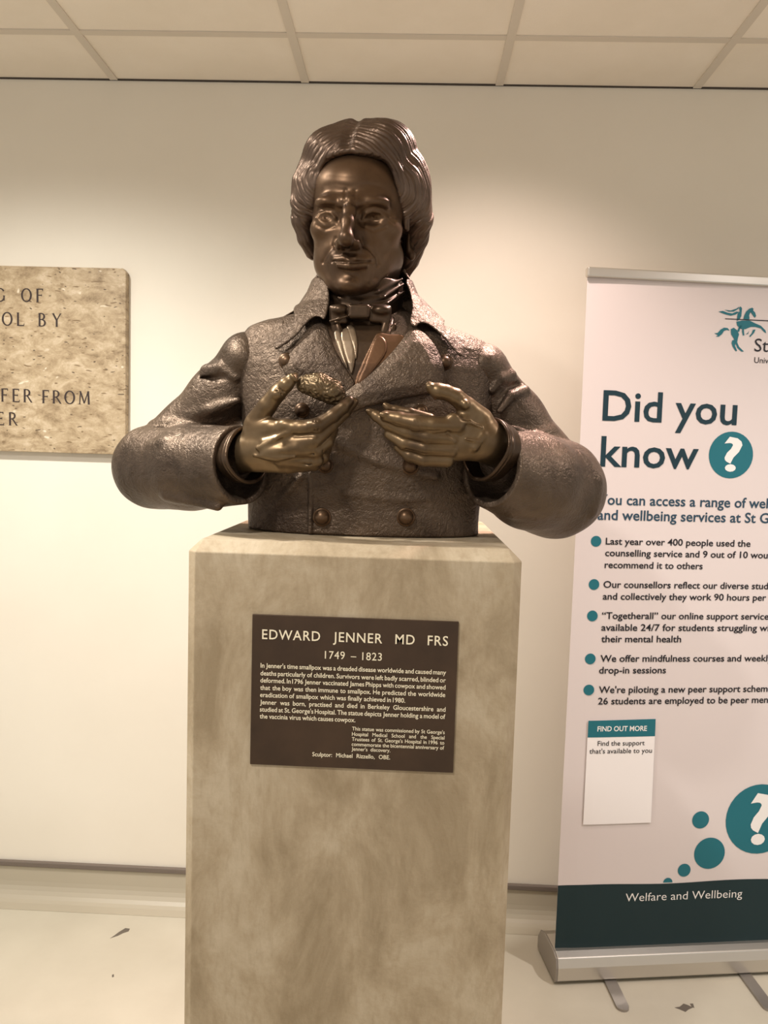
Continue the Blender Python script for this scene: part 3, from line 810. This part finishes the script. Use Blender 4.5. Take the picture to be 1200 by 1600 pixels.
def right_sleeve(f):
    f.chain([(752, 590, 0, 45), (800, 655, -8, 46), (866, 752, -25, 58)], 0, 20)
    f.ell(752, 575, 5, 38, 36, 55, 14)
    f.chain([(800, 585, 20, 7), (782, 592, 42, 7), (768, 610, 46, 5)], 7)
    f.chain([(812, 600, 20, 5), (796, 605, 40, 5), (778, 628, 50, 4)], 4, mode='sub')
    f.chain([(820, 610, 22, 8), (800, 618, 42, 7), (780, 642, 50, 5)], 7)
    f.chain([(862, 672, 10, 6), (835, 680, 40, 6), (800, 668, 55, 5)], 9)
    f.chain([(908, 712, 0, 5), (885, 700, 28, 6), (845, 690, 50, 5)], 8)
    f.chain([(868, 764, -10, 77), (830, 752, 45, 75), (766, 730, 112, 62)], 3, 8)
    f.chain([(940, 728, -5, 3), (900, 706, 40, 3), (860, 692, 66, 2.4)], 3, mode='sub')
    f.chain([(905, 715, 42, 5), (930, 750, 38, 7), (925, 800, 36, 5)], 12)
    f.chain([(800, 800, 100, 5), (850, 800, 90, 7)], 14)
    f.chain([(762, 730, 112, 53), (720, 722, 150, 53)], 2, mode='sub')
    A = P3(770, 730, 112); nrm = P3(722, 720, 150)-A; nrm /= np.linalg.norm(nrm)
    x, y, z = f.full(); d = (x-A[0])*nrm[0]+(y-A[1])*nrm[1]+(z-A[2])*nrm[2]
    near = ((x-A[0])**2+(y-A[1])**2+(z-A[2])**2) < .13**2
    f.v = np.where(near & (y < DY-40*S), smax(f.v, d.astype(np.float32), .003), f.v)
sleeve('sleeve', (712, 862, 190), (965, 510, -105), right_sleeve)
# shirt cuffs: flared rings inside the sleeve mouths
def ring_cuff(c, nx, r, rw, k):
    A = P3(*c); B = P3(*nx); ax = (B-A)/np.linalg.norm(B-A)
    R = r*rs(c[2]); f = Field(A-R-.02, A+R+.02, .0018); x, y, z = f.full()
    X, Y, Z = x-A[0], y-A[1], z-A[2]; t = X*ax[0]+Y*ax[1]+Z*ax[2]
    rad = np.sqrt(np.maximum((X-t*ax[0])**2+(Y-t*ax[1])**2+((Z-t*ax[2])*.95)**2, 0))
    fl = R*(1+.10*np.sin(np.arctan2(Z-t*ax[2], X-t*ax[0])*2+1))
    d = np.abs(rad-fl-(t*.15))-rw*S; d = smax(d, np.abs(t+.006)-.016, .003)
    d = smin(d, np.sqrt((rad-fl-.001)**2+(t-.010)**2)-.0034, .002)
    d = smin(d, np.sqrt((rad-fl-.001)**2+(t-.002)**2)-.0026, .002)
    f.v = d.astype(np.float32)+np.zeros(f.n, np.float32)
    return f.mesh('shirt_cuff', dark_b, bust)
ring_cuff((382, 712, 116), (436, 703, 150), 44, 1.6, 0)
ring_cuff((766, 704, 116), (712, 690, 150), 47, 1.6, 0)

# ------------------------------------------------------------------ collar, lapels, waistcoat, shirt
collar_rows = [(424, 567, 66, -6, 58), (440, 567, 77, -4, 66), (462, 567, 86, 0, 74), (482, 571, 103, 0, 80), (500, 565, 128, 2, 90), (516, 562, 158, 2, 97),
    (535, 566, 182, 2, 103), (560, 572, 196, 2, 112)]
collar_s = loft(collar_rows)
left_collar = [(478, 424), (500, 429), (508, 436), (513, 450), (515, 480), (510, 503), (502, 499), (494, 499), (486, 505), (478, 514), (469, 526), (456, 537), (436, 549), (433, 540), (448, 518), (462, 500), (455, 470)]
right_collar = [(668, 418), (640, 424), (634, 432), (640, 450), (644, 480), (640, 506), (648, 514), (655, 508), (664, 507), (674, 512), (688, 524), (702, 541), (718, 559), (721, 550), (708, 526), (694, 506), (700, 470)]
def collar_part(pts):
    f = Field((P3(395, 500, 0)[0], DY-.15, P3(560, 566, 60)[2]), (P3(745, 500, 0)[0], DY+.125, P3(560, 418, 0)[2]), .0019)
    x, y, z = f.full(); sv = collar_s(x, y, z)
    A = np.full(f.n, .02, np.float32)
    for p in pts:
        pl = px_poly(smooth_closed(p, 3), 70); A = np.minimum(A, np.where(y < DY-.0, poly_sdf(pl)(x, y, z), .02))
    # the standing collar runs on round the back of the neck
    zt = P3(567, 428, -40)[2]; zb = P3(567, 505, -40)[2]
    back = np.maximum(np.maximum(z-zt, zb-z), (DY+.0)-y)
    A = smin(A, back.astype(np.float32)+np.zeros(f.n, np.float32), .004)
    d = smax(sv, A, .003); d = smax(d, -(sv+.0065), .0015)
    f.v = d.astype(np.float32)
    f.mesh('coat_collar', coat_b, bust)
collar_part([left_collar, right_collar])
panel('shirt_front', [(504, 480), (606, 480), (610, 520), (595, 560), (570, 590), (554, 606), (530, 580), (510, 530)], 85, torso_s, 4, dark_b)  # dark bronze puts the shade below the bow tie into the colour
for pts in ([(533, 520), (545, 512), (552, 530), (557, 560), (552, 588), (545, 572), (537, 548)],
            [(541, 510), (554, 512), (560, 540), (558, 566), (553, 548)],
            [(522, 522), (532, 516), (539, 545), (546, 580), (534, 560)]):
    panel('shirt_pleat', pts, 85, torso_s, 9, shirt_b, h=.0014, rnd=4)  # paler bronze than the shirt base: light on the pleats painted in
panel('waistcoat', [(556, 598), (566, 572), (580, 540), (590, 520), (606, 522), (632, 524), (625, 545), (600, 575), (575, 598), (560, 612)], 92, torso_s, 10, vest_b)
panel('waistcoat_lapel', [(560, 600), (572, 572), (588, 528), (602, 532), (604, 552), (590, 575), (570, 600)], 92, torso_s, 13, vest_b)
panel('lapel', [(486, 500), (505, 503), (514, 520), (524, 546), (540, 574), (556, 601), (546, 622), (536, 622), (512, 606), (480, 596), (450, 590), (440, 570), (455, 545), (470, 520)], 100, torso_s, 8, coat_b,
      tfun=lambda x, y, z, p: (7.0+5*np.clip(-p/.02, 0, 1))*S, rnd=4)
panel('lapel', [(641, 498), (630, 527), (604, 560), (578, 585), (556, 602), (538, 618), (540, 634), (548, 646), (572, 637), (598, 631), (632, 623), (664, 617), (690, 606), (694, 575), (684, 545), (668, 522), (652, 508)], 100, torso_s, 15, coat_b,
      tfun=lambda x, y, z, p: (12.0+6*np.clip(-p/.02, 0, 1))*S, rnd=4)

# cravat wrapped round the neck, bow tie
f = Field(P3(480, 540, 110)-[0, 0, 0], P3(660, 415, -100), .0019)
f.lo = np.array([P3(490, 500, 0)[0], DY-.14, P3(567, 545, 60)[2]]); 
f = Field((P3(488, 500, 0)[0], DY-.15, P3(567, 545, 60)[2]), (P3(650, 500, 0)[0], DY+.10, P3(567, 415, 0)[2]), .0019)
x, y, z = f.full(); f.v = loft([(425, 566, 60, 0, 58), (445, 566, 63, 4, 66), (470, 567, 61, 4, 66), (500, 567, 60, 4, 68), (545, 567, 66, 6, 74)], 2.)(x, y, z)+np.zeros(f.n, np.float32)
f.v = smax(f.v, (z-P3(567, 438, 0)[2]-(y-DY)*.12).astype(np.float32), .006)
for pts in ([(505, 452, 30), (530, 466, 62), (565, 472, 70), (600, 464, 62), (630, 444, 30)], [(505, 462, 30), (535, 478, 62), (570, 482, 68), (605, 474, 60), (632, 456, 26)],
            [(506, 446, 30), (545, 462, 66), (590, 456, 66), (628, 436, 34)]):
    f.chain([(*p, 1.9) for p in pts], 5)
f.mesh('cravat', dark_b, bust)
def bow():
    f = Field(P3(505, 548, 115)*[1, 0, 1]+[0, DY-.16, 0], P3(628, 462, 60)*[1, 0, 1]+[0, DY-.055, 0], .0014)
    f.box(529, 492, 80, 14, 15, 8, 5, 3, .06); f.ell(531, 484, 86, 12, 8, 9, 4)
    f.box(561, 487, 88, 17, 11, 8, 5, 3, .0)
    f.box(594, 491, 78, 17, 14, 8, 5, 3, -.05); f.ell(596, 485, 84, 14, 8, 9, 4)
    f.chain([(515, 505, 90, 2), (530, 502, 94, 2.4), (543, 497, 96, 1.5)], 2, mode='sub')
    f.chain([(516, 502, 92, 2), (530, 498, 96, 2.2), (543, 494, 96, 1.5)], 3)
    f.chain([(578, 498, 92, 1.5), (594, 503, 90, 2), (610, 506, 84, 2)], 2, mode='sub')
    f.chain([(546, 474, 98, 1.6), (545, 500, 98, 1.6)], 2, mode='sub'); f.chain([(579, 474, 96, 1.6), (579, 500, 96, 1.6)], 2, mode='sub')
    f.chain([(553, 476, 99, 1.2), (553, 498, 99, 1.2)], 2, mode='sub'); f.chain([(571, 476, 99, 1.2), (571, 498, 99, 1.2)], 2, mode='sub')
    for a, b, w, ro in ((524, 516, 84, .18), (532, 522, 87, .34), (600, 517, 82, -.22), (609, 524, 76, -.4)):     # hanging ends
        f.ell(a, b, w, 6.5, 20, 4.5, 2, rot=ro)
    f.ell(527, 538, 90, 8, 6, 4, 4, rot=.3); f.ell(608, 540, 82, 8, 6, 4, 4, rot=-.3)
    f.mesh('bow_tie', dark_b, bust)
bow()

# buttons: rim, dome
def button(px, py, w, r):
    f = Field(P3(px, py, w)-.026, P3(px, py, w)+.026, .0011)
    f.ell(px, py, w, r*1.0, r*1.0, 4, 0); f.ell(px, py, w+2, r*.78, r*.78, r*.72, 1)
    f.mesh('button', skin_b, bust, relax=1)
def surf_w(px, py, base=torso_s):
    """depth (px toward viewer) where a ray through the pixel meets the body"""
    for w in np.arange(150, -60, -1.0):
        q = P3(px, py, w)
        if base(q[0].reshape(1, 1, 1), q[1].reshape(1, 1, 1), q[2].reshape(1, 1, 1))[0, 0, 0] < 0: return float(w)
    return 0.
for px, py, r, up in ((448, 564, 13, 2), (695, 566, 12.5, 3), (657, 643, 12, 3), (472, 641, 12, 3), (641, 728, 14.5, 2), (508, 727, 13, 2), (503, 808, 15, 2), (634, 808, 15, 2)):
    button(px, py, surf_w(px, py)+up, r)

# ------------------------------------------------------------------ hands
def hand(build, lo, hi, post=None):
    a = P3(*lo); b = P3(*hi)
    f = Field(np.minimum(a, b), np.maximum(a, b), .0015); build(f)
    return f.mesh('hand', hand_b, bust, post, relax=1)
def right_hand(f):          # on the left in the picture: pinches the model between thumb and forefinger
    f.chain([(366, 712, 100, 32), (392, 705, 118, 32)], 0)
    f.ell(418, 698, 132, 38, 36, 22, 10); f.ell(455, 696, 140, 36, 31, 19, 10)
    f.chain([(398, 668, 130, 18), (425, 668, 142, 15), (446, 668, 148, 13)], 10)
    f.chain([(400, 660, 130, 17), (418, 634, 140, 14.5), (434, 614, 146, 13), (447, 601, 150, 11.5), (456, 592, 150, 8.5), (462, 586, 149, 4)], 4)
    f.chain([(444, 668, 150, 13.5), (470, 669, 156, 12.5), (495, 666, 158, 12.5), (520, 649, 154, 10.5), (536, 636, 149, 9.5), (546, 626, 145, 7.5)], 3)
    f.chain([(455, 690, 150, 13), (490, 688, 154, 12.5), (518, 664, 146, 10.5), (540, 644, 138, 8.5), (553, 628, 134, 7)], 2.2)
    f.chain([(455, 706, 146, 13), (492, 704, 148, 12.5), (511, 690, 138, 11), (520, 672, 126, 9)], 2.0)
    f.chain([(440, 718, 140, 13), (482, 720, 142, 12), (503, 714, 132, 11), (510, 700, 120, 9)], 2.0)
    f.chain([(400, 728, 128, 9), (450, 732, 134, 8), (492, 728, 138, 8)], 7)
    # grooves and tendons
    f.chain([(460, 680, 162, 1.6), (500, 681, 167, 1.6), (522, 662, 160, 1.4)], 3, mode='sub')
    f.chain([(440, 708, 160, 1.6), (480, 712, 162, 1.6), (503, 704, 150, 1.4)], 3, mode='sub')
    f.chain([(404, 722, 150, 1.6), (450, 728, 154, 1.4), (494, 724, 148, 1.4)], 3, mode='sub')
    f.chain([(412, 690, 152, 2.4), (450, 678, 160, 2.4)], 7); f.chain([(418, 706, 152, 2.2), (462, 700, 160, 2.2)], 7)
    f.ell(446, 663, 157, 8, 6, 6, 6); f.ell(492, 664, 166, 8, 6, 6, 6); f.ell(432, 616, 155, 9, 7, 7, 6)
    f.ell(459, 590, 156, 4.5, 8, 5, 1.2, rot=.75); f.chain([(452, 597, 161, .9), (459, 601, 158, .9)], 1, mode='sub')
    f.chain([(402, 700, 153, 1.5), (430, 686, 158, 1.5), (446, 676, 161, 1.2)], 4); f.chain([(398, 712, 150, 1.4), (432, 716, 154, 1.3), (460, 714, 160, 1.2)], 4)
    for a, b in (((436, 606, 158), (446, 614, 156)), ((432, 610, 159), (442, 618, 157)), ((494, 655, 169), (498, 674, 167)), ((490, 655, 169), (493, 675, 167)), ((490, 690, 166), (494, 700, 162))):
        f.chain([(*a, .8), (*b, .8)], 2, mode='sub')
    f.ell(470, 700, 158, 20, 9, 5, 8, rot=.1); f.ell(430, 706, 152, 22, 12, 6, 10); f.ell(496, 720, 146, 9, 8, 6, 5)
hand(right_hand, (352, 760, 190), (580, 570, 60))
def left_hand(f):
    f.chain([(786, 700, 96, 34), (762, 690, 118, 34)], 0)
    f.ell(738, 680, 132, 40, 40, 23, 10); f.ell(712, 684, 140, 34, 36, 20, 10)
    f.chain([(752, 655, 130, 18), (730, 636, 142, 15), (712, 620, 150, 13), (696, 613, 154, 12), (684, 611, 156, 12.5), (674, 606, 157, 8.5), (670, 601, 157, 5)], 5)
    f.chain([(735, 650, 138, 16), (716, 664, 150, 14)], 8)
    f.chain([(712, 664, 156, 14.5), (676, 664, 164, 13.5), (650, 661, 164, 13.5), (624, 655, 160, 11.5), (603, 650, 157, 9)], 3)
    f.chain([(704, 684, 152, 14), (668, 682, 158, 12.5), (636, 674, 154, 12), (606, 662, 148, 10.5), (588, 650, 144, 8.5), (577, 643, 142, 5.5)], 2.0)
    f.chain([(672, 655, 140, 9), (640, 645, 138, 8), (618, 640, 136, 6.5), (606, 637, 136, 6), (602, 633, 137, 4.5)], 2)
    f.chain([(704, 702, 148, 13.5), (664, 700, 152, 12), (632, 692, 148, 11), (608, 678, 142, 8.5)], 2.0)
    f.chain([(698, 718, 142, 12.5), (662, 718, 145, 11), (640, 712, 142, 10), (622, 698, 138, 7.5)], 2.0)
    f.chain([(700, 674, 171, 1.5), (650, 674, 174, 1.5), (612, 662, 166, 1.3)], 2.5, mode='sub')
    f.chain([(700, 693, 166, 1.5), (655, 692, 168, 1.5), (622, 682, 160, 1.2)], 2.5, mode='sub')
    f.chain([(700, 711, 160, 1.5), (660, 710, 160, 1.5), (634, 702, 154, 1.2)], 2.5, mode='sub')
    f.chain([(706, 706, 162, 1.6), (735, 702, 160, 1.8), (752, 694, 154, 1.6)], 4, mode='sub')
    f.chain([(700, 676, 166, 2), (716, 690, 162, 2)], 4, mode='sub')
    f.chain([(742, 700, 152, 3), (755, 680, 150, 3)], 8)
    f.chain([(752, 668, 152, 1.6), (735, 660, 158, 1.5), (718, 660, 164, 1.3)], 4); f.chain([(750, 690, 152, 1.5), (728, 686, 160, 1.4)], 4)
    for a, b in (((652, 648, 177), (655, 674, 176)), ((648, 648, 177), (650, 673, 176)), ((698, 600, 167), (702, 624, 165)), ((694, 600, 167), (697, 623, 166)), ((660, 690, 170), (664, 708, 166)), ((640, 668, 166), (644, 684, 166))):
        f.chain([(*a, .8), (*b, .8)], 2, mode='sub')
    f.ell(708, 652, 164, 9, 7, 7, 6); f.ell(727, 632, 158, 7, 7, 6, 5); f.ell(672, 604, 162, 6, 5, 5, 1.5); f.ell(600, 648, 163, 8, 5, 5, 1.5)
    f.ell(578, 642, 146, 7, 3.5, 4, 1.2)
hand(left_hand, (562, 760, 195), (812, 582, 60))

# the lumpy oblong model held between thumb and fingers
f = Field(P3(455, 645, 165), P3(560, 575, 105), .0014)
A = np.minimum(P3(452, 648, 168), P3(565, 572, 100)); B = np.maximum(P3(452, 648, 168), P3(565, 572, 100))
f = Field(A, B, .0014)
f.chain([(478, 600, 136, 14.5), (498, 603, 138, 18), (518, 612, 138, 18), (528, 621, 136, 12)], 0, 6)
def lump(V, F):
    N = normals(V, F); t = V*150+vnoise(V*60)[:, None]*2.2
    return V+N*((1-np.abs(vnoise(t))*2.2)*.0016+vnoise(V*330)*.0006)[:, None]
f.mesh('virus_model', bronze('bronze_virus', [srgb(84, 68, 48), srgb(112, 94, 70), srgb(128, 110, 84)], .36), bust, lump)

# ------------------------------------------------------------------ head
f = Field((P3(468, 340, 0)[0], DY-.205, P3(560, 500, 0)[2]), (P3(668, 340, 0)[0], DY+.155, P3(560, 208, 0)[2]), .0015)
f.ell(566, 318, -5, 76, 76, 92, 0)
f.ell(553, 302, 32, 64, 52, 66, 14)           # forehead
f.ell(556, 356, 38, 67, 60, 56, 16)           # middle face
f.ell(553, 408, 38, 62, 52, 54, 16)           # jaw
f.ell(592, 402, 14, 38, 36, 42, 12)           # jaw angle, picture right
f.ell(550, 441, 66, 38, 21, 28, 20)           # chin
f.ell(545, 447, 86, 16, 11, 14, 12)
f.ell(512, 316, 85, 19, 9, 15, 14); f.ell(582, 316, 82, 26, 9, 16, 14); f.ell(547, 316, 92, 14, 9, 14, 12)   # brow ridge
f.ell(509, 340, 103, 15, 11, 22, 7, 'sub'); f.ell(585, 340, 96, 20, 11, 22, 7, 'sub')
f.ell(527, 337, 106, 7, 13, 22, 8, 'sub'); f.ell(563, 337, 104, 9, 13, 22, 8, 'sub')
f.ell(509, 338.5, 70, 14.5, 12.5, 14, 3); f.ell(583, 338.5, 64, 16, 13, 15, 3)
f.chain([(547, 314, 90, 9), (545.5, 332, 104, 9.2), (543.5, 348, 115, 9), (541, 369, 125, 9.5)], 4, 8)
f.ell(541, 374, 123, 11.5, 11, 12, 6); f.ell(531, 381, 108, 7.5, 8, 13, 6); f.ell(556, 382, 106, 9, 8, 14, 6)
f.ell(534, 392, 116, 3.4, 2.6, 5, 3, 'sub'); f.ell(550, 392.5, 115, 3.8, 2.6, 5, 3, 'sub')
f.ell(503, 358, 68, 17, 15, 17, 16); f.ell(606, 360, 54, 20, 17, 20, 16)      # cheekbones
f.ell(548, 408, 82, 30, 20, 22, 16)
f.chain([(523, 406.5, 96, 3.2), (538, 404.5, 105, 4.2), (546, 406, 106, 4), (556, 404.5, 104, 4.2), (577, 407.5, 89, 3)], 5)
f.chain([(529, 413.5, 101, 4), (546, 416, 107, 6.6), (570, 413.5, 95, 4)], 5)
f.ell(546, 429, 112, 20, 4, 9, 9, 'sub')
f.chain([(570, 400, -12, 54), (568, 480, -8, 52)], 10)                      # neck
f.ell(640, 378, -8, 8, 25, 14, 4, rot=-.08); f.ell(643, 398, -4, 6, 9, 7, 3)
f.ell(645, 374, 4, 5, 14, 8, 3, 'sub')
def face(V, F):
    N = normals(V, F); u, v = view_px(V); w = (DY-V[:, 1])/S; front = np.clip((w-20)/25, 0, 1)*np.clip((-N[:, 1])/.25, 0, 1)
    D = np.zeros(len(V))
    def g(px, py, sx, sy, h, rot=0.):
        nonlocal D
        a = u-px; b = v-py; c, s = math.cos(rot), math.sin(rot); D += h*np.exp(-((a*c+b*s)/sx)**2-((-a*s+b*c)/sy)**2)
    def line(pts, wd, h):
        nonlocal D
        d = np.full(len(V), 1e9)
        for p, q in zip(pts, pts[1:]):
            ex, ey = q[0]-p[0], q[1]-p[1]; wx, wy = u-p[0], v-p[1]
            t = np.clip((wx*ex+wy*ey)/(ex*ex+ey*ey), 0, 1)
            d = np.minimum(d, (wx-t*ex)**2+(wy-t*ey)**2)
        D += h*np.exp(-d/wd**2)
    line([(495, 341), (500, 334.5), (509, 331.5), (517, 333), (524, 341)], 3.0, 1.9)
    line([(492, 333), (500, 326.5), (510, 324.5), (521, 328)], 2.6, -.9)
    line([(496, 342), (502, 347), (513, 347.5), (522, 342)], 2.6, .6)
    line([(496, 352), (508, 358), (522, 353)], 3.4, -1.6); g(508, 353, 12, 4, .6)
    line([(566, 342), (572, 333.5), (582, 329.5), (594, 332), (605, 342)], 3.0, 2.1)
    line([(564, 335), (573, 326), (586, 323.5), (599, 327), (609, 336)], 2.6, -1.0)
    line([(568, 343), (577, 347.5), (590, 348), (602, 343)], 2.6, .6)
    line([(567, 353), (584, 360), (602, 354)], 3.4, -1.6); g(584, 353, 14, 4, .6)
    line([(607, 343), (616, 349)], 2.0, -.9); line([(608, 338), (618, 340)], 2.0, -.7)
    for ex, ey in ((509, 339.5), (582, 339.5)):
        d = np.hypot(u-ex, v-ey); D += -.35*np.exp(-((d-5.2)/1.6)**2)-1.5*np.exp(-(d/2.4)**2)
    line([(494, 320), (508, 315.5), (524, 317), (532, 321)], 3.5, 1.0); line([(556, 321), (574, 316), (592, 317), (608, 323)], 3.6, 1.0)
    line([(540, 319), (538.5, 307), (540, 297)], 3.0, -1.1); line([(553, 319), (555.5, 307), (555, 298)], 3.0, -1.1)
    line([(508, 290), (525, 287), (545, 291), (570, 287), (592, 290)], 3.2, -.35); line([(512, 276), (545, 279), (588, 275)], 3.2, -.3)
    line([(562, 306), (575, 303), (596, 307)], 3.0, -.6)
    line([(524, 372), (521, 380), (523, 388), (530, 391)], 2.4, -1.4); line([(565, 372), (568, 382), (565, 390), (558, 393)], 2.4, -1.4)
    line([(531, 391), (541, 394), (553, 393)], 2.4, -1.2)
    line([(521, 383), (515, 391), (508, 401), (504, 410)], 3.0, -2.2); line([(569, 383), (579, 391), (588, 401), (592, 414)], 3.2, -2.2)
    line([(526, 388), (518, 397)], 4, .9); line([(568, 388), (578, 396), (584, 404)], 4, .9)
    g(510, 384, 8, 11, 1.5, .5); g(585, 382, 10, 12, 1.5, -.5)
    line([(519, 409), (531, 408.5), (540, 409.5), (547, 409), (556, 409.5), (568, 409), (580, 409.5)], 1.9, -2.8)
    g(518, 408, 4, 4, -1.5); g(582, 408.5, 4, 4, -1.5)
    line([(545, 396), (546, 402)], 2.8, -1.0)
    g(546, 440, 9, 5, 1.2)
    line([(513, 416), (512, 428), (519, 438)], 4.5, -1.0); line([(588, 418), (588, 432), (578, 444)], 4.5, -1.0)
    line([(604, 395), (600, 415), (590, 432)], 7, -1.2)
    return relax_mesh(V+N*(D*S*front)[:, None], F, 2)
f.mesh('head', skin_b, bust, face, relax=2)

# ------------------------------------------------------------------ hair
f = Field((P3(448, 340, 0)[0], DY-.19, P3(560, 440, 0)[2]), (P3(684, 340, 0)[0], DY+.185, P3(560, 196, 0)[2]), .0017)
f.ell(564, 296, -18, 97, 94, 108, 0)
f.ell(520, 251, 20, 44, 43, 60, 8, rot=-.35); f.ell(596, 243, 20, 54, 47, 63, 8, rot=.25); f.ell(550, 256, 22, 44, 28, 61, 8)
f.ell(498, 300, 5, 38, 50, 60, 8); f.ell(634, 298, 0, 38, 56, 60, 8)
f.chain([(484, 268, 32, 15), (477, 286, 36, 18.5), (474, 315, 30, 18), (474, 345, 20, 16.5), (480, 372, 10, 14), (488, 396, 0, 9)], 6)
f.chain([(492, 268, 58, 12), (486, 290, 54, 9), (485, 318, 46, 7)], 5)
f.chain([(638, 262, 28, 24), (647, 300, 14, 23), (654, 342, 0, 22), (649, 372, -18, 19), (638, 408, -34, 14), (632, 427, -40, 9)], 6)
f.chain([(618, 272, 58, 12), (627, 300, 46, 12), (632, 332, 32, 9), (633, 356, 24, 6)], 5)
f.ell(566, 380, -70, 72, 56, 42, 12)
def hit(px, py, ang):          # outer surface of the hair along a ray in the mid plane of the head
    c = P3(px, py, 0); dv = np.array([0, -math.cos(ang), math.sin(ang)])
    for r_ in np.arange(150, 30, -.7):
        q = c+dv*r_*S; i = np.round((q-f.lo)/f.h).astype(int)
        if (i >= 0).all() and (i < f.n).all() and f.v[tuple(i)] < 0: return q, dv
    return c, dv
gp = []
for px, ang in ((548, .42), (550, .62), (554, .85), (558, 1.1), (561, 1.35), (563, 1.6), (564, 2.0)):
    q, dv = hit(px, 300, ang); gp.append(q+dv*1.5*S)
for q0, q1 in zip(gp, gp[1:]):
    d_ = q1-q0; L2 = d_@d_
    def seg(x, y, z, q0=q0, d_=d_, L2=L2):
        X, Y, Z = x-q0[0], y-q0[1], z-q0[2]; t = np.clip((X*d_[0]+Y*d_[1]+Z*d_[2])/L2, 0, 1)
        return np.sqrt((X-t*d_[0])**2+(Y-t*d_[1])**2+(Z-t*d_[2])**2)-5.0*S
    f.op(seg, np.minimum(q0, q1)-.01, np.maximum(q0, q1)+.01, 9*S, 'sub')
f.chain([(490, 268, 72, 3), (508, 262, 84, 2.5), (524, 258, 92, 1)], 3, mode='sub')
win = [(503, 260), (512, 250), (530, 245), (548, 242), (560, 245), (580, 246), (600, 251), (612, 266), (619, 292), (623, 318), (628, 345), (634, 362), (636, 470), (480, 470), (486, 400), (487, 360), (491, 330), (492, 300), (497, 278)]
pl = px_poly(smooth_closed(win, 3), 75)
x, y, z = f.full(); pd = poly_sdf(pl)(x, y, z); wy = np.maximum(pd, (y-(DY-22*S)))
f.v = smax(f.v, -wy.astype(np.float32), .010).astype(np.float32)
lo_ = P3(566, 300, 0)
def strands(V, F):
    N = normals(V, F); u, v = view_px(V); w = (DY-V[:, 1])/S
    side = np.where(u < 555, -1, 1)
    Zp = (V[:, 2]-P3(560, 300, 0)[2])/S; Xp = (V[:, 0]-P3(560, 300, 0)[0])/S
    low = np.clip((-Zp+10)/60, 0, 1)           # 0 on the crown, 1 down the sides
    wob = vnoise(V*[16, 16, 12]+3)*9+vnoise(V*[34, 34, 20])*3.5
    s = Zp*.85*(1-low)-w*.8+np.abs(Xp+8)*.40*(1-low)+wob+low*np.abs(Xp)*.5
    l1 = np.abs(np.sin(s*.16+vnoise(V*18)*1.0)); l2 = np.abs(np.sin(s*.40+vnoise(V*30)*1.6)); l3 = np.abs(np.sin(s*.85+1.5*vnoise(V*45)))
    D = (l1**.7-.6)*(1.4+1.6*low)+(l2**.7-.6)*1.7+(l3-.6)*.9
    D += vnoise(V*[28, 28, 18]+9)*1.4*low
    edge = np.clip(np.abs(N[:, 1])*1.0, 0, 1)
    return V+N*(D*S*.9)[:, None]
f.mesh('hair', hair_b, bust, strands, relax=1)
